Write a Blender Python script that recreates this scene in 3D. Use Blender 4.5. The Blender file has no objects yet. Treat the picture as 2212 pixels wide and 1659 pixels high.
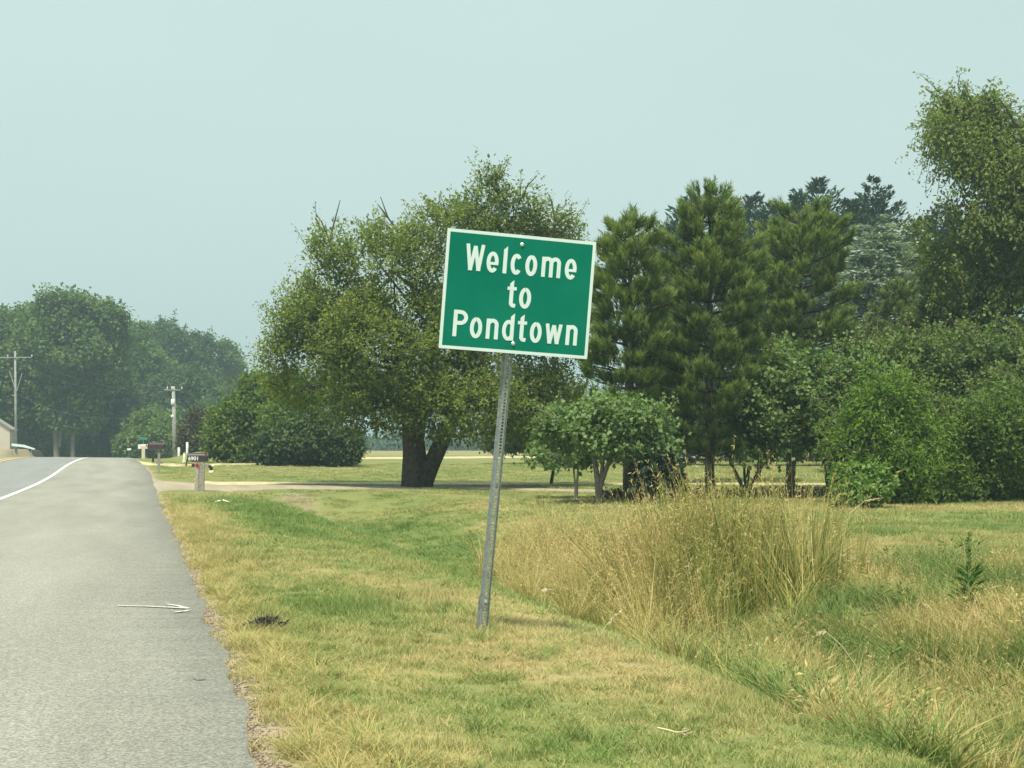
import bpy, math, random
import numpy as np
from mathutils import Vector, Matrix, Euler
R = math.radians
random.seed(7)
rng = np.random.default_rng(11)
SC = bpy.context.scene
COL = SC.collection

# ---------------------------------------------------------------- camera
FPX, IW, IH = 3200.0, 2212.0, 1659.0
CAMH = 1.34
cam_d = bpy.data.cameras.new('camera')
cam = bpy.data.objects.new('camera', cam_d)
COL.objects.link(cam)
cam.location = (0, 0, CAMH)
cam.rotation_euler = (R(90 + 2.51), 0, R(-14.13))
cam_d.sensor_width = 36
cam_d.lens = FPX / IW * 36
cam_d.clip_end = 6000
cam_d.clip_start = 0.2
SC.camera = cam

# ---------------------------------------------------------------- sky, sun, exposure
SUN_EL, SUN_AZ = 62, 205          # azimuth measured clockwise from the road direction (+Y)
w = bpy.data.worlds.new("World"); SC.world = w; w.use_nodes = True
nt = w.node_tree; nt.nodes.clear()
wo = nt.nodes.new('ShaderNodeOutputWorld'); bg = nt.nodes.new('ShaderNodeBackground')
sky = nt.nodes.new('ShaderNodeTexSky'); sky.sky_type = 'NISHITA'; sky.sun_disc = False
sky.sun_elevation = R(SUN_EL); sky.sun_rotation = R(SUN_AZ)
sky.air_density = 1.2; sky.dust_density = 6; sky.ozone_density = 1
mx = nt.nodes.new('ShaderNodeMix'); mx.data_type = 'RGBA'; mx.inputs[0].default_value = .88
mx.inputs[7].default_value = (5.5, 7.0, 6.75, 1)      # even high overcast seen through smoke haze
nt.links.new(sky.outputs[0], mx.inputs[6]); nt.links.new(mx.outputs[2], bg.inputs[0])
bg.inputs[1].default_value = .098
tcw = nt.nodes.new('ShaderNodeTexCoord'); nw = nt.nodes.new('ShaderNodeTexNoise'); nw.inputs['Scale'].default_value = 2.2; nw.inputs['Detail'].default_value = 3
mpw = nt.nodes.new('ShaderNodeMapping'); mpw.inputs['Scale'].default_value = (1, 1, 2.6)
nt.links.new(tcw.outputs['Generated'], mpw.inputs[0]); nt.links.new(mpw.outputs[0], nw.inputs['Vector'])
mrw = nt.nodes.new('ShaderNodeMapRange'); mrw.inputs[1].default_value = .3; mrw.inputs[2].default_value = .7; mrw.inputs[3].default_value = .962; mrw.inputs[4].default_value = 1.03
nt.links.new(nw.outputs['Fac'], mrw.inputs[0])
vsw = nt.nodes.new('ShaderNodeVectorMath'); vsw.operation = 'SCALE'; nt.links.new(mx.outputs[2], vsw.inputs[0]); nt.links.new(mrw.outputs[0], vsw.inputs['Scale']); nt.links.new(vsw.outputs[0], bg.inputs[0])
nt.links.new(bg.outputs[0], wo.inputs[0])
sd = bpy.data.lights.new('sun', 'SUN'); sun = bpy.data.objects.new('sun', sd); COL.objects.link(sun)
sd.energy = 5.0; sd.angle = R(7); sd.color = (1, .92, .77)
_a, _e = R(SUN_AZ), R(SUN_EL)
sdir = Vector((math.sin(_a) * math.cos(_e), math.cos(_a) * math.cos(_e), math.sin(_e)))
sun.rotation_euler = sdir.to_track_quat('Z', 'Y').to_euler()
SC.view_settings.view_transform = 'Standard'; SC.view_settings.look = 'None'
SC.view_settings.exposure = .32; SC.view_settings.gamma = 1
SC.view_settings.use_curve_mapping = False
SC.render.engine = 'CYCLES'
cy = SC.cycles
cy.max_bounces = 5; cy.diffuse_bounces = 3; cy.glossy_bounces = 2; cy.transmission_bounces = 3
cy.volume_bounces = 0; cy.transparent_max_bounces = 4
cy.caustics_reflective = False; cy.caustics_refractive = False

# ---------------------------------------------------------------- helpers
bpy.context.view_layer.update()
CM = cam.rotation_euler.to_matrix()
AX = CM @ Vector((0, 0, -1))
def ray(px, py):
    return CM @ Vector(((px - IW / 2) / FPX, (IH / 2 - py) / FPX, -1))
def P(px, py, D):                       # a place D metres deep along the viewing axis
    return Vector((0, 0, CAMH)) + ray(px, py) * D
def lerp(x, xs, ys): return np.interp(x, xs, ys)
def sstep(a, b, x):
    t = np.clip((np.asarray(x, float) - a) / (b - a), 0, 1); return t * t * (3 - 2 * t)

def vnoise(x, y, seed=0):
    x = np.asarray(x, float); y = np.asarray(y, float)
    xi = np.floor(x).astype(np.int64); yi = np.floor(y).astype(np.int64)
    fx = x - xi; fy = y - yi; fx = fx * fx * (3 - 2 * fx); fy = fy * fy * (3 - 2 * fy)
    def h(a, b):
        n = (a * 374761393 + b * 668265263 + seed * 982451653) & 0x7fffffff
        n = ((n ^ (n >> 13)) * 1274126177) & 0x7fffffff
        return ((n ^ (n >> 16)) & 0xffff) / 65535.0
    return (h(xi, yi) * (1 - fx) + h(xi + 1, yi) * fx) * (1 - fy) + (h(xi, yi + 1) * (1 - fx) + h(xi + 1, yi + 1) * fx) * fy
def fbm(x, y, seed=0, o=3):
    s = 0; a = .5; t = 0
    for i in range(o):
        s = s + a * vnoise(x * 2 ** i, y * 2 ** i, seed + i * 7); t += a; a *= .5
    return s / t
def vnoise3(p, seed=0):
    return (vnoise(p[:, 0] + p[:, 2] * .7, p[:, 1] - p[:, 2] * .5, seed) + vnoise(p[:, 2] * 1.1 + p[:, 0] * .3, p[:, 1] * .8 + 31.7, seed + 3)) * .5

PR_Y = [-50, 42, 55, 65, 74, 85, 98, 115, 140, 180, 250, 400, 3000]
PR_Z = [0, 0, .06, .2, .42, .58, .68, .67, .48, -.1, -1.4, -3.2, -6]
PF_Y = [-50, 42, 62, 85, 110, 140, 300, 800, 3000]
PF_Z = [0, 0, .1, .48, .78, .86, 1.1, 1.22, 1.25]
def prof(y):
    y = np.asarray(y, float); s = 0
    for d in (-4, -2, 0, 2, 4): s = s + np.interp(y + d, PR_Y, PR_Z)
    return s / 5
def proff(y):
    y = np.asarray(y, float); s = 0
    for d in (-6, -3, 0, 3, 6): s = s + np.interp(y + d, PF_Y, PF_Z)
    return s / 5
def bend(y): return -1.0 * sstep(58, 118, y) - .03 * np.maximum(np.asarray(y, float) - 118, 0)
def bendr(y): return -.12 * sstep(58, 118, y) - .03 * np.maximum(np.asarray(y, float) - 118, 0)
CR_X = [-60, -30, -14, -11.4, -11.2, .45, .55, 1.0, 2.6, 3.6, 4.5, 5.3, 6.4, 7.6, 9.5, 14, 3000]
CR_Z = [.3, .2, .1, -.02, -.12, -.12, -.025, -.03, -.08, -.20, -.50, -.86, -.84, -.50, -.27, -.2, -.15]
def ground(x, y, mounds=True):
    x = np.asarray(x, float); y = np.asarray(y, float)
    xx = x - bend(y)
    b = sstep(5, 16, xx)
    z = prof(y) * (1 - b) + proff(y) * b
    cr = np.interp(xx, CR_X, CR_Z)
    fill = sstep(44.5, 47.5, y - .05 * x) * (1 - sstep(150, 160, y))          # the ditch ends in a pipe under the driveway
    crf = np.where(xx > .5, np.maximum(cr, -.1 - .006 * np.clip(xx, 0, 12)), cr)
    z = z + cr * (1 - fill) + crf * fill
    if mounds:
        bw = (1 - sstep(-14.4, -12.8, x)) * sstep(150, 178, y) * (1 - sstep(300, 340, y))     # bank on the far left
        z = z * (1 - bw) + 1.33 * bw
        z = z + .62 * np.exp(-(((x - 4.3) / 1.9) ** 2 + ((y - 104) / 7.0) ** 2))    # small grass mound
        z = z + (fbm(x * .9, y * .9, 5) - .5) * .05 * sstep(.8, 1.8, xx)
    return z
def G(px, py):                          # where the view line of a photo point meets the ground
    d = ray(px, py); t = 3.0
    last = t
    while t < 900:
        p = Vector((0, 0, CAMH)) + d * t
        if p.z <= float(ground(p.x, p.y)):
            lo, hi = last, t
            for _ in range(14):
                m = (lo + hi) / 2; p = Vector((0, 0, CAMH)) + d * m
                if p.z <= float(ground(p.x, p.y)): hi = m
                else: lo = m
            return Vector((p.x, p.y, float(ground(p.x, p.y))))
        last = t; t *= 1.01
    p = Vector((0, 0, CAMH)) + d * 300
    return Vector((p.x, p.y, float(ground(p.x, p.y))))
def depth(p): return (Vector(p) - Vector((0, 0, CAMH))).dot(AX)
def onground(x, y): return Vector((x, y, float(ground(x, y))))

def tag(o, label=None, cat=None, group=None, kind=None):
    if label: o['label'] = label
    if cat: o['category'] = cat
    if group: o['group'] = group
    if kind: o['kind'] = kind
    return o
def thing(name, label, cat, loc, rz=0, group=None):
    o = bpy.data.objects.new(name, None); COL.objects.link(o)
    o.location = loc; o.rotation_euler = (0, 0, rz); o.empty_display_size = .2
    return tag(o, label, cat, group)
def mesh_np(name, V, F, mat, parent=None, smooth=False, attrs=None, link=True, mats=None, matidx=None):
    """V (n,3); F (m,k) array with one face size, or a list of faces."""
    me = bpy.data.meshes.new(name)
    V = np.asarray(V, np.float32)
    if isinstance(F, np.ndarray):
        m, k = F.shape
        me.vertices.add(len(V)); me.vertices.foreach_set('co', V.ravel())
        me.loops.add(m * k); me.loops.foreach_set('vertex_index', F.astype(np.int32).ravel())
        me.polygons.add(m)
        me.polygons.foreach_set('loop_start', np.arange(0, m * k, k, dtype=np.int32))
        me.update(calc_edges=True)
    else:
        me.from_pydata([tuple(v) for v in V.tolist()], [], F); me.update()
    if attrs:
        for n, (dom, arr) in attrs.items():
            a = me.attributes.new(n, 'FLOAT', dom); a.data.foreach_set('value', np.asarray(arr, np.float32))
    for mm in (mats or [mat]): me.materials.append(mm)
    if matidx is not None: me.polygons.foreach_set('material_index', np.asarray(matidx, np.int32))
    if smooth: me.polygons.foreach_set('use_smooth', np.ones(len(me.polygons), bool))
    o = bpy.data.objects.new(name, me)
    if link: COL.objects.link(o)
    if parent: o.parent = parent
    return o

class MB:
    def __init__(s): s.v = []; s.f = []
    def add(s, vs, fs):
        n = len(s.v); s.v += [tuple(v) for v in vs]; s.f += [tuple(i + n for i in f) for f in fs]; return s
    def box(s, c, d, M=None):
        x, y, z = [k / 2 for k in d]
        vs = [Vector((sx * x, sy * y, sz * z)) for sz in (-1, 1) for sy in (-1, 1) for sx in (-1, 1)]
        if M is not None: vs = [M @ v for v in vs]
        vs = [v + Vector(c) for v in vs]
        return s.add(vs, [(0, 2, 3, 1), (4, 5, 7, 6), (0, 1, 5, 4), (2, 6, 7, 3), (0, 4, 6, 2), (1, 3, 7, 5)])
    def tube(s, pts, rad, n=8, cap=True):
        pts = [Vector(p) for p in pts]
        if not hasattr(rad, '__len__'): rad = [rad] * len(pts)
        rings = []; up = Vector((.13, .21, .97))
        for i, p in enumerate(pts):
            d = (pts[min(i + 1, len(pts) - 1)] - pts[max(i - 1, 0)]).normalized()
            u = d.cross(up)
            if u.length < .05: u = d.cross(Vector((1, 0, 0)))
            u.normalize(); v = d.cross(u)
            rings.append([p + (u * math.cos(2 * math.pi * k / n) + v * math.sin(2 * math.pi * k / n)) * rad[i] for k in range(n)])
        vs = [q for r in rings for q in r]; fs = []
        for i in range(len(pts) - 1):
            for k in range(n):
                a = i * n + k; b = i * n + (k + 1) % n
                fs.append((a, b, b + n, a + n))
        if cap: fs.append(tuple(range(n))[::-1]); fs.append(tuple((len(pts) - 1) * n + k for k in range(n)))
        return s.add(vs, fs)
    def prism(s, poly, y0, y1):         # outline in x,z pushed along y
        n = len(poly)
        vs = [Vector((a, y0, b)) for a, b in poly] + [Vector((a, y1, b)) for a, b in poly]
        fs = [tuple(range(n)), tuple(range(2 * n - 1, n - 1, -1))]
        for k in range(n): fs.append((k, k + n, (k + 1) % n + n, (k + 1) % n))
        return s.add(vs, fs)
    def build(s, name, mat, parent=None, smooth=False, bevel=0):
        me = bpy.data.meshes.new(name); me.from_pydata(s.v, [], s.f); me.materials.append(mat)
        if smooth: me.polygons.foreach_set('use_smooth', np.ones(len(me.polygons), bool))
        me.update()
        o = bpy.data.objects.new(name, me); COL.objects.link(o)
        if parent: o.parent = parent
        if bevel:
            b = o.modifiers.new('bevel', 'BEVEL'); b.width = bevel; b.segments = 2; b.limit_method = 'ANGLE'
        return o

# ---------------------------------------------------------------- materials
def mat_base(name):
    m = bpy.data.materials.new(name); m.use_nodes = True
    n = m.node_tree; b = n.nodes['Principled BSDF']; return m, n, b
def plain(name, c, rough=.7, metal=0, var=.12, scale=30, bump=0, c2=None):
    m, n, b = mat_base(name)
    tc = n.nodes.new('ShaderNodeTexCoord'); no = n.nodes.new('ShaderNodeTexNoise'); no.inputs['Scale'].default_value = scale
    no.inputs['Detail'].default_value = 5
    n.links.new(tc.outputs['Object'], no.inputs['Vector'])
    r = n.nodes.new('ShaderNodeValToRGB')
    c2 = c2 or tuple(min(1, k * (1 + var)) for k in c)
    r.color_ramp.elements[0].position = .35; r.color_ramp.elements[1].position = .68
    r.color_ramp.elements[0].color = (*[k * (1 - var) for k in c], 1); r.color_ramp.elements[1].color = (*c2, 1)
    n.links.new(no.outputs['Fac'], r.inputs[0]); n.links.new(r.outputs[0], b.inputs['Base Color'])
    b.inputs['Roughness'].default_value = rough; b.inputs['Metallic'].default_value = metal
    if bump:
        bu = n.nodes.new('ShaderNodeBump'); bu.inputs['Strength'].default_value = bump; bu.inputs['Distance'].default_value = .01
        n.links.new(no.outputs['Fac'], bu.inputs['Height']); n.links.new(bu.outputs[0], b.inputs['Normal'])
    return m
def leafmat(name, dark, light, transl=.3, accent=None, rough=.55, spec=.25):
    """per-leaf 'tint' 0..1 runs dark..light; above .93 the accent colour"""
    m, n, b = mat_base(name)
    at = n.nodes.new('ShaderNodeAttribute'); at.attribute_name = 'tint'
    r = n.nodes.new('ShaderNodeValToRGB'); e = r.color_ramp.elements
    e[0].position = .05; e[0].color = (*dark, 1); e[1].position = .85; e[1].color = (*light, 1)
    if accent:
        x = r.color_ramp.elements.new(.95); x.color = (*accent, 1)
    n.links.new(at.outputs['Fac'], r.inputs[0]); n.links.new(r.outputs[0], b.inputs['Base Color'])
    b.inputs['Roughness'].default_value = rough; b.inputs['Specular IOR Level'].default_value = spec
    t = n.nodes.new('ShaderNodeBsdfTranslucent'); hs = n.nodes.new('ShaderNodeMix'); hs.data_type = 'RGBA'; hs.blend_type = 'MULTIPLY'
    hs.inputs[0].default_value = 1; hs.inputs[7].default_value = (1.1, 1.25, .6, 1)
    n.links.new(r.outputs[0], hs.inputs[6]); n.links.new(hs.outputs[2], t.inputs[0])
    ms = n.nodes.new('ShaderNodeMixShader'); ms.inputs[0].default_value = transl
    n.links.new(b.outputs[0], ms.inputs[1]); n.links.new(t.outputs[0], ms.inputs[2])
    n.links.new(ms.outputs[0], n.nodes['Material Output'].inputs[0])
    return m

def grassmat(name, stops, inst=True, transl=.25):
    """'green' from the tuft (dry 0 .. green 1) plus a per-blade 'tint'"""
    m, n, b = mat_base(name)
    a1 = n.nodes.new('ShaderNodeAttribute'); a1.attribute_name = 'green'
    if inst: a1.attribute_type = 'INSTANCER'
    a2 = n.nodes.new('ShaderNodeAttribute'); a2.attribute_name = 'tint'
    mm = n.nodes.new('ShaderNodeMath'); mm.operation = 'MULTIPLY_ADD'; mm.inputs[1].default_value = .8; mm.inputs[2].default_value = -.4
    n.links.new(a2.outputs['Fac'], mm.inputs[0])
    ad = n.nodes.new('ShaderNodeMath'); ad.operation = 'ADD'; ad.use_clamp = True
    n.links.new(a1.outputs['Fac'], ad.inputs[0]); n.links.new(mm.outputs[0], ad.inputs[1])
    r = n.nodes.new('ShaderNodeValToRGB'); e = r.color_ramp.elements
    e[0].position = stops[0][0]; e[0].color = (*stops[0][1], 1)
    e[1].position = stops[-1][0]; e[1].color = (*stops[-1][1], 1)
    for p, c in stops[1:-1]:
        x = e.new(p); x.color = (*c, 1)
    n.links.new(ad.outputs[0], r.inputs[0]); n.links.new(r.outputs[0], b.inputs['Base Color'])
    b.inputs['Roughness'].default_value = .6; b.inputs['Specular IOR Level'].default_value = .2
    t = n.nodes.new('ShaderNodeBsdfTranslucent'); n.links.new(r.outputs[0], t.inputs[0])
    ms = n.nodes.new('ShaderNodeMixShader'); ms.inputs[0].default_value = transl
    n.links.new(b.outputs[0], ms.inputs[1]); n.links.new(t.outputs[0], ms.inputs[2])
    n.links.new(ms.outputs[0], n.nodes['Material Output'].inputs[0])
    return m
TURF = [(0, (.50, .41, .20)), (.2, (.43, .39, .17)), (.42, (.33, .355, .125)), (.65, (.225, .30, .085)), (1, (.135, .225, .055))]
M_turf = grassmat('turf_blades', TURF)
M_tall = grassmat('tall_dry_grass', [(0, (.62, .49, .23)), (.3, (.52, .44, .18)), (.6, (.36, .34, .10)), (.85, (.20, .25, .06)), (1, (.10, .18, .04))])
M_bark = plain('bark_grey_brown', (.055, .045, .036), .9, 0, .45, 9, .8)
M_bark_d = plain('bark_dark', (.035, .028, .024), .9, 0, .4, 12, .8)
M_bark_l = plain('bark_pale', (.16, .14, .12), .9, 0, .35, 14, .6)

def ground_material():
    m, n, b = mat_base('lawn_soil')
    a1 = n.nodes.new('ShaderNodeAttribute'); a1.attribute_name = 'green'
    geo = n.nodes.new('ShaderNodeNewGeometry')
    ms = n.nodes.new('ShaderNodeMapping'); ms.inputs['Scale'].default_value = (1, 1, 1)
    n.links.new(geo.outputs['Position'], ms.inputs[0])
    s = None
    for sc, amp in ((1.3, .35), (7, .45), (33, .5)):
        no = n.nodes.new('ShaderNodeTexNoise'); no.inputs['Scale'].default_value = sc; no.inputs['Detail'].default_value = 3
        n.links.new(ms.outputs[0], no.inputs['Vector'])
        q = n.nodes.new('ShaderNodeMath'); q.operation = 'MULTIPLY_ADD'; q.inputs[1].default_value = amp; q.inputs[2].default_value = -amp / 2
        n.links.new(no.outputs['Fac'], q.inputs[0])
        if s is None: s = q
        else:
            d = n.nodes.new('ShaderNodeMath'); d.operation = 'ADD'; n.links.new(s.outputs[0], d.inputs[0]); n.links.new(q.outputs[0], d.inputs[1]); s = d
    d = n.nodes.new('ShaderNodeMath'); d.operation = 'ADD'; d.use_clamp = True
    n.links.new(s.outputs[0], d.inputs[0]); n.links.new(a1.outputs['Fac'], d.inputs[1])
    r = n.nodes.new('ShaderNodeValToRGB'); e = r.color_ramp.elements
    cs = [(0, (.33, .27, .135)), (.25, (.29, .26, .11)), (.5, (.20, .215, .08)), (.75, (.135, .18, .052)), (1, (.08, .13, .035))]
    e[0].color = (*cs[0][1], 1); e[1].color = (*cs[-1][1], 1)
    for p, c in cs[1:-1]:
        x = e.new(p); x.color = (*c, 1)
    n.links.new(d.outputs[0], r.inputs[0])
    a2 = n.nodes.new('ShaderNodeAttribute'); a2.attribute_name = 'dirt'
    mm = n.nodes.new('ShaderNodeMix'); mm.data_type = 'RGBA'; mm.inputs[7].default_value = (.33, .27, .19, 1)
    n.links.new(a2.outputs['Fac'], mm.inputs[0]); n.links.new(r.outputs[0], mm.inputs[6])
    n.links.new(mm.outputs[2], b.inputs['Base Color']); b.inputs['Roughness'].default_value = .95
    b.inputs['Specular IOR Level'].default_value = .1
    bn = n.nodes.new('ShaderNodeTexNoise'); bn.inputs['Scale'].default_value = 14; bn.inputs['Detail'].default_value = 6
    n.links.new(ms.outputs[0], bn.inputs['Vector'])
    bu = n.nodes.new('ShaderNodeBump'); bu.inputs['Strength'].default_value = .7; bu.inputs['Distance'].default_value = .06
    n.links.new(bn.outputs['Fac'], bu.inputs['Height']); n.links.new(bu.outputs[0], b.inputs['Normal'])
    return m

def asphalt(name, dark, mid, light, patch=.1):
    m, n, b = mat_base(name)
    geo = n.nodes.new('ShaderNodeNewGeometry')
    v = n.nodes.new('ShaderNodeTexVoronoi'); v.inputs['Scale'].default_value = 88
    v2 = n.nodes.new('ShaderNodeTexNoise'); v2.inputs['Scale'].default_value = 70; v2.inputs['Detail'].default_value = 4
    v3 = n.nodes.new('ShaderNodeTexNoise'); v3.inputs['Scale'].default_value = .7; v3.inputs['Detail'].default_value = 4
    mp = n.nodes.new('ShaderNodeMapping'); mp.inputs['Scale'].default_value = (1.6, .22, 1)
    n.links.new(geo.outputs['Position'], mp.inputs[0]); n.links.new(mp.outputs[0], v3.inputs['Vector'])
    for t in (v, v2): n.links.new(geo.outputs['Position'], t.inputs['Vector'])
    sx = n.nodes.new('ShaderNodeSeparateColor'); n.links.new(v.outputs['Color'], sx.inputs[0])
    ad = n.nodes.new('ShaderNodeMath'); ad.operation = 'ADD'; n.links.new(sx.outputs[0], ad.inputs[0]); n.links.new(v2.outputs['Fac'], ad.inputs[1])
    hf = n.nodes.new('ShaderNodeMath'); hf.operation = 'MULTIPLY'; hf.inputs[1].default_value = .5; n.links.new(ad.outputs[0], hf.inputs[0])
    r = n.nodes.new('ShaderNodeValToRGB'); e = r.color_ramp.elements
    e[0].position = .2; e[0].color = (*dark, 1); e[1].position = .8; e[1].color = (*light, 1)
    x = e.new(.5); x.color = (*mid, 1)
    n.links.new(hf.outputs[0], r.inputs[0])
    pr = n.nodes.new('ShaderNodeMapRange'); pr.inputs[1].default_value = .3; pr.inputs[2].default_value = .7
    pr.inputs[3].default_value = 1 - patch; pr.inputs[4].default_value = 1 + patch
    n.links.new(v3.outputs['Fac'], pr.inputs[0])
    mu = n.nodes.new('ShaderNodeVectorMath'); mu.operation = 'SCALE'
    n.links.new(r.outputs[0], mu.inputs[0]); n.links.new(pr.outputs[0], mu.inputs['Scale'])
    n.links.new(mu.outputs[0], b.inputs['Base Color']); b.inputs['Roughness'].default_value = .9
    b.inputs['Specular IOR Level'].default_value = .25
    bu = n.nodes.new('ShaderNodeBump'); bu.inputs['Strength'].default_value = .6; bu.inputs['Distance'].default_value = .006
    n.links.new(hf.outputs[0], bu.inputs['Height']); n.links.new(bu.outputs[0], b.inputs['Normal'])
    return m
M_shoulder = asphalt('old_shoulder_asphalt', (.16, .16, .138), (.262, .26, .222), (.385, .38, .325), .13)
M_lane = asphalt('lane_asphalt', (.15, .16, .155), (.225, .235, .23), (.32, .33, .32), .06)
M_gravel = asphalt('driveway_gravel', (.20, .17, .12), (.34, .29, .21), (.50, .45, .34), .18)
M_paledirt = plain('pale_dry_track', (.50, .43, .25), .95, 0, .18, 3)
M_white = plain('road_paint_white', (.72, .72, .66), .7, 0, .1, 12)
M_yellow = plain('road_paint_yellow', (.66, .47, .17), .7, 0, .15, 6)
M_arrow = plain('chalky_paint', (.50, .50, .45), .8, 0, .3, 60)

# ---------------------------------------------------------------- ground sheet
def greenness(x, y):
    x = np.asarray(x, float); y = np.asarray(y, float); xx = x - bend(y)
    g = .42 + .85 * (fbm(xx * .75, y * .30, 21) - .5) + .55 * (fbm(xx * 2.6, y * 1.5, 33) - .5)
    g = g + .34 * sstep(17, 25, y) * sstep(1.5, 2.3, xx) * (1 - sstep(6, 9, xx))
    g = g - .26 * (1 - sstep(.6, 1.05, xx)) * (x > .3) - .14 * sstep(16, 22, y) * (1 - sstep(1.2, 1.8, xx)) * (x > .3)
    g = g + .12 * sstep(.9, 1.2, xx) * (1 - sstep(1.8, 2.4, xx)) * (1 - sstep(16, 20, y))
    g = g - .16 * sstep(2.0, 2.4, xx) * (1 - sstep(3.3, 3.9, xx)) * (1 - sstep(14, 18, y)) * sstep(7, 9, y)
    g = g + .12 * sstep(3.4, 4.2, xx) * (1 - sstep(6.5, 8, xx)) * (1 - sstep(30, 35, y))
    dc = y * .969 + x * .2466                              # depth rows across the right-hand lawn
    g = g - .30 * np.exp(-((dc - 22.5) / 2.2) ** 2) * sstep(7.5, 9.5, xx) - .42 * np.exp(-((dc - 39) / 2.0) ** 2) * sstep(13, 18, xx)
    g = g + .16 * sstep(25, 29, dc) * (1 - sstep(34, 37, dc)) * sstep(8, 11, xx)
    g = np.where(y > 44, .52 + .4 * (fbm(x * .35, y * .2, 3) - .5), g)
    g = np.where(y > 150, .28 + .3 * (fbm(x * .03, y * .05, 9) - .5), g)
    return np.clip(g, 0, 1)
def axis(parts):
    a = [parts[0][0]]
    for (s, e, d) in parts:
        n = max(1, int(round((e - s) / d))); a += list(np.linspace(s, e, n + 1)[1:])
    return np.array(a)
gx = axis([(-1500, -300, 150), (-300, -60, 20), (-60, -16, 4), (-16, -10.8, .4), (-10.8, .3, 1.1), (.3, 11, .14), (11, 60, .9), (60, 300, 15), (300, 1500, 150)])
gy = axis([(-300, -20, 40), (-20, 4, 4), (4, 30, .22), (30, 66, .5), (66, 160, 1.4), (160, 230, 3), (230, 400, 12), (400, 1500, 110)])
XX, YY = np.meshgrid(gx, gy)
bl = sstep(40, 60, YY)
XW = XX + bend(YY) * (np.abs(XX) < 60)
ZZ = ground(XW, YY)
V = np.stack([XW, YY, ZZ], -1).reshape(-1, 3)
nx, ny = len(gx), len(gy)
idx = np.arange(nx * ny).reshape(ny, nx)
F = np.stack([idx[:-1, :-1], idx[:-1, 1:], idx[1:, 1:], idx[1:, :-1]], -1).reshape(-1, 4)
xr = V[:, 0] - bend(V[:, 1])
dirt = (1 - sstep(.58, .82, xr + (fbm(V[:, 0] * 5, V[:, 1] * 3, 40) - .5) * .35)) * (xr > .2)
dirt = np.maximum(dirt, .75 * (1 - sstep(-13.4, -12.2, V[:, 0])) * sstep(140, 150, V[:, 1]))
# bare soil at the pipe mouth
pc = G(640, 1074)
dirt = np.maximum(dirt, .85 * np.exp(-(((V[:, 0] - pc.x) / .55) ** 2 + ((V[:, 1] - pc.y) / 1.6) ** 2)))
terrain = mesh_np('ground', V, F, ground_material(), smooth=True,
                  attrs={'green': ('POINT', greenness(V[:, 0], V[:, 1])), 'dirt': ('POINT', dirt)})
tag(terrain, 'mown roadside grass ground falling to a ditch and rising beyond', kind='structure')

# ---------------------------------------------------------------- road
ry = axis([(-40, 30, 2), (30, 160, 1.5), (160, 520, 8)])
def crown(xx): return -.012 * np.abs(np.asarray(xx, float) + 7.3) + .09
def strip(name, xa, xb, mat, dz=0.0, ys=ry, nxs=4, rag=0, label=None, skirt=False):
    xs = np.linspace(xa, xb, nxs)
    A, B = np.meshgrid(xs, ys)
    Z = prof(B) + dz + (crown(A) - crown(np.array(.5)))
    A2 = A + bendr(B)
    if skirt: A2[:, -1] = A[:, -1] + bend(B[:, -1])
    if rag: A2[:, -1] += (vnoise(B[:, -1] * 2.3, B[:, -1] * 0, 3) - .5) * rag + (vnoise(B[:, -1] * 9, B[:, -1] * 0, 8) - .5) * rag * .7
    if skirt:
        A2 = np.concatenate([A2, A2[:, -1:] + .03], 1); B = np.concatenate([B, B[:, -1:]], 1); Z = np.concatenate([Z, Z[:, -1:] - .12], 1); nxs += 1
    V = np.stack([A2, B, Z], -1).reshape(-1, 3)
    i = np.arange(len(ys) * nxs).reshape(len(ys), nxs)
    F = np.stack([i[:-1, :-1], i[:-1, 1:], i[1:, 1:], i[1:, :-1]], -1).reshape(-1, 4)
    o = mesh_np(name, V, F, mat, smooth=True)
    tag(o, label, kind='structure'); return o
ryf = axis([(-40, 4, 2), (4, 30, .12), (30, 160, 1.5), (160, 520, 8)])
strip('road', -11.4, -3.35, M_lane, 0, label='two lane asphalt road')
strip('road_shoulder', -3.35, .53, M_shoulder, 0.004, ys=ryf, rag=.10, label='wide pale asphalt shoulder', skirt=True)
strip('edge_line', -3.52, -3.37, M_white, .008, nxs=2, label='solid white edge line')
for a in (-7.85, -7.35): strip('centre_line', a, a + .24, M_yellow, .008, nxs=2, label='yellow centre line')
strip('far_edge_line', -10.75, -10.63, M_white, .008, nxs=2, label='white edge line of the far lane')

# white arrow sprayed on the shoulder
def paint(name, pts_px, mat, wid, label, lift=.006):
    pts = [G_road(*p) for p in pts_px]
    mb = MB()
    for a, b in zip(pts[:-1], pts[1:]):
        d = (b - a); d.z = 0; d.normalize(); n = Vector((-d.y, d.x, 0)) * wid / 2
        mb.add([a - n, a + n, b + n, b - n], [(0, 1, 2, 3)])
    return mb.v, mb.f
def G_road(px, py):
    d = ray(px, py); t = (.018 - CAMH) / d.z
    p = Vector((0, 0, CAMH)) + d * t
    return Vector((p.x, p.y, float(prof(p.y) + .0 + crown(p.x) - crown(.5)) + .010))
mb = MB()
for pts, wd in ((((254, 1307.5), (310, 1308.5), (360, 1310.5), (408, 1313)), .028), (((359, 1303), (380, 1306), (407, 1312.5)), .024), (((378, 1321.5), (395, 1319), (409, 1315)), .024)):
    q = [G_road(*p) for p in pts]
    for a, b in zip(q[:-1], q[1:]):
        d = (b - a); d.z = 0; n = Vector((-d.y, d.x, 0)).normalized() * wd / 2 * 2.0
        mb.add([a - n, b - n, b + n, a + n], [(0, 1, 2, 3)])
    wd = 0
for i, v in enumerate(mb.v): mb.v[i] = (v[0], v[1], v[2] + .002 * (i // 4 % 3))
o = mb.build('arrow_marking', M_arrow); tag(o, 'thin white painted arrow on the shoulder', kind='structure')
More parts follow.
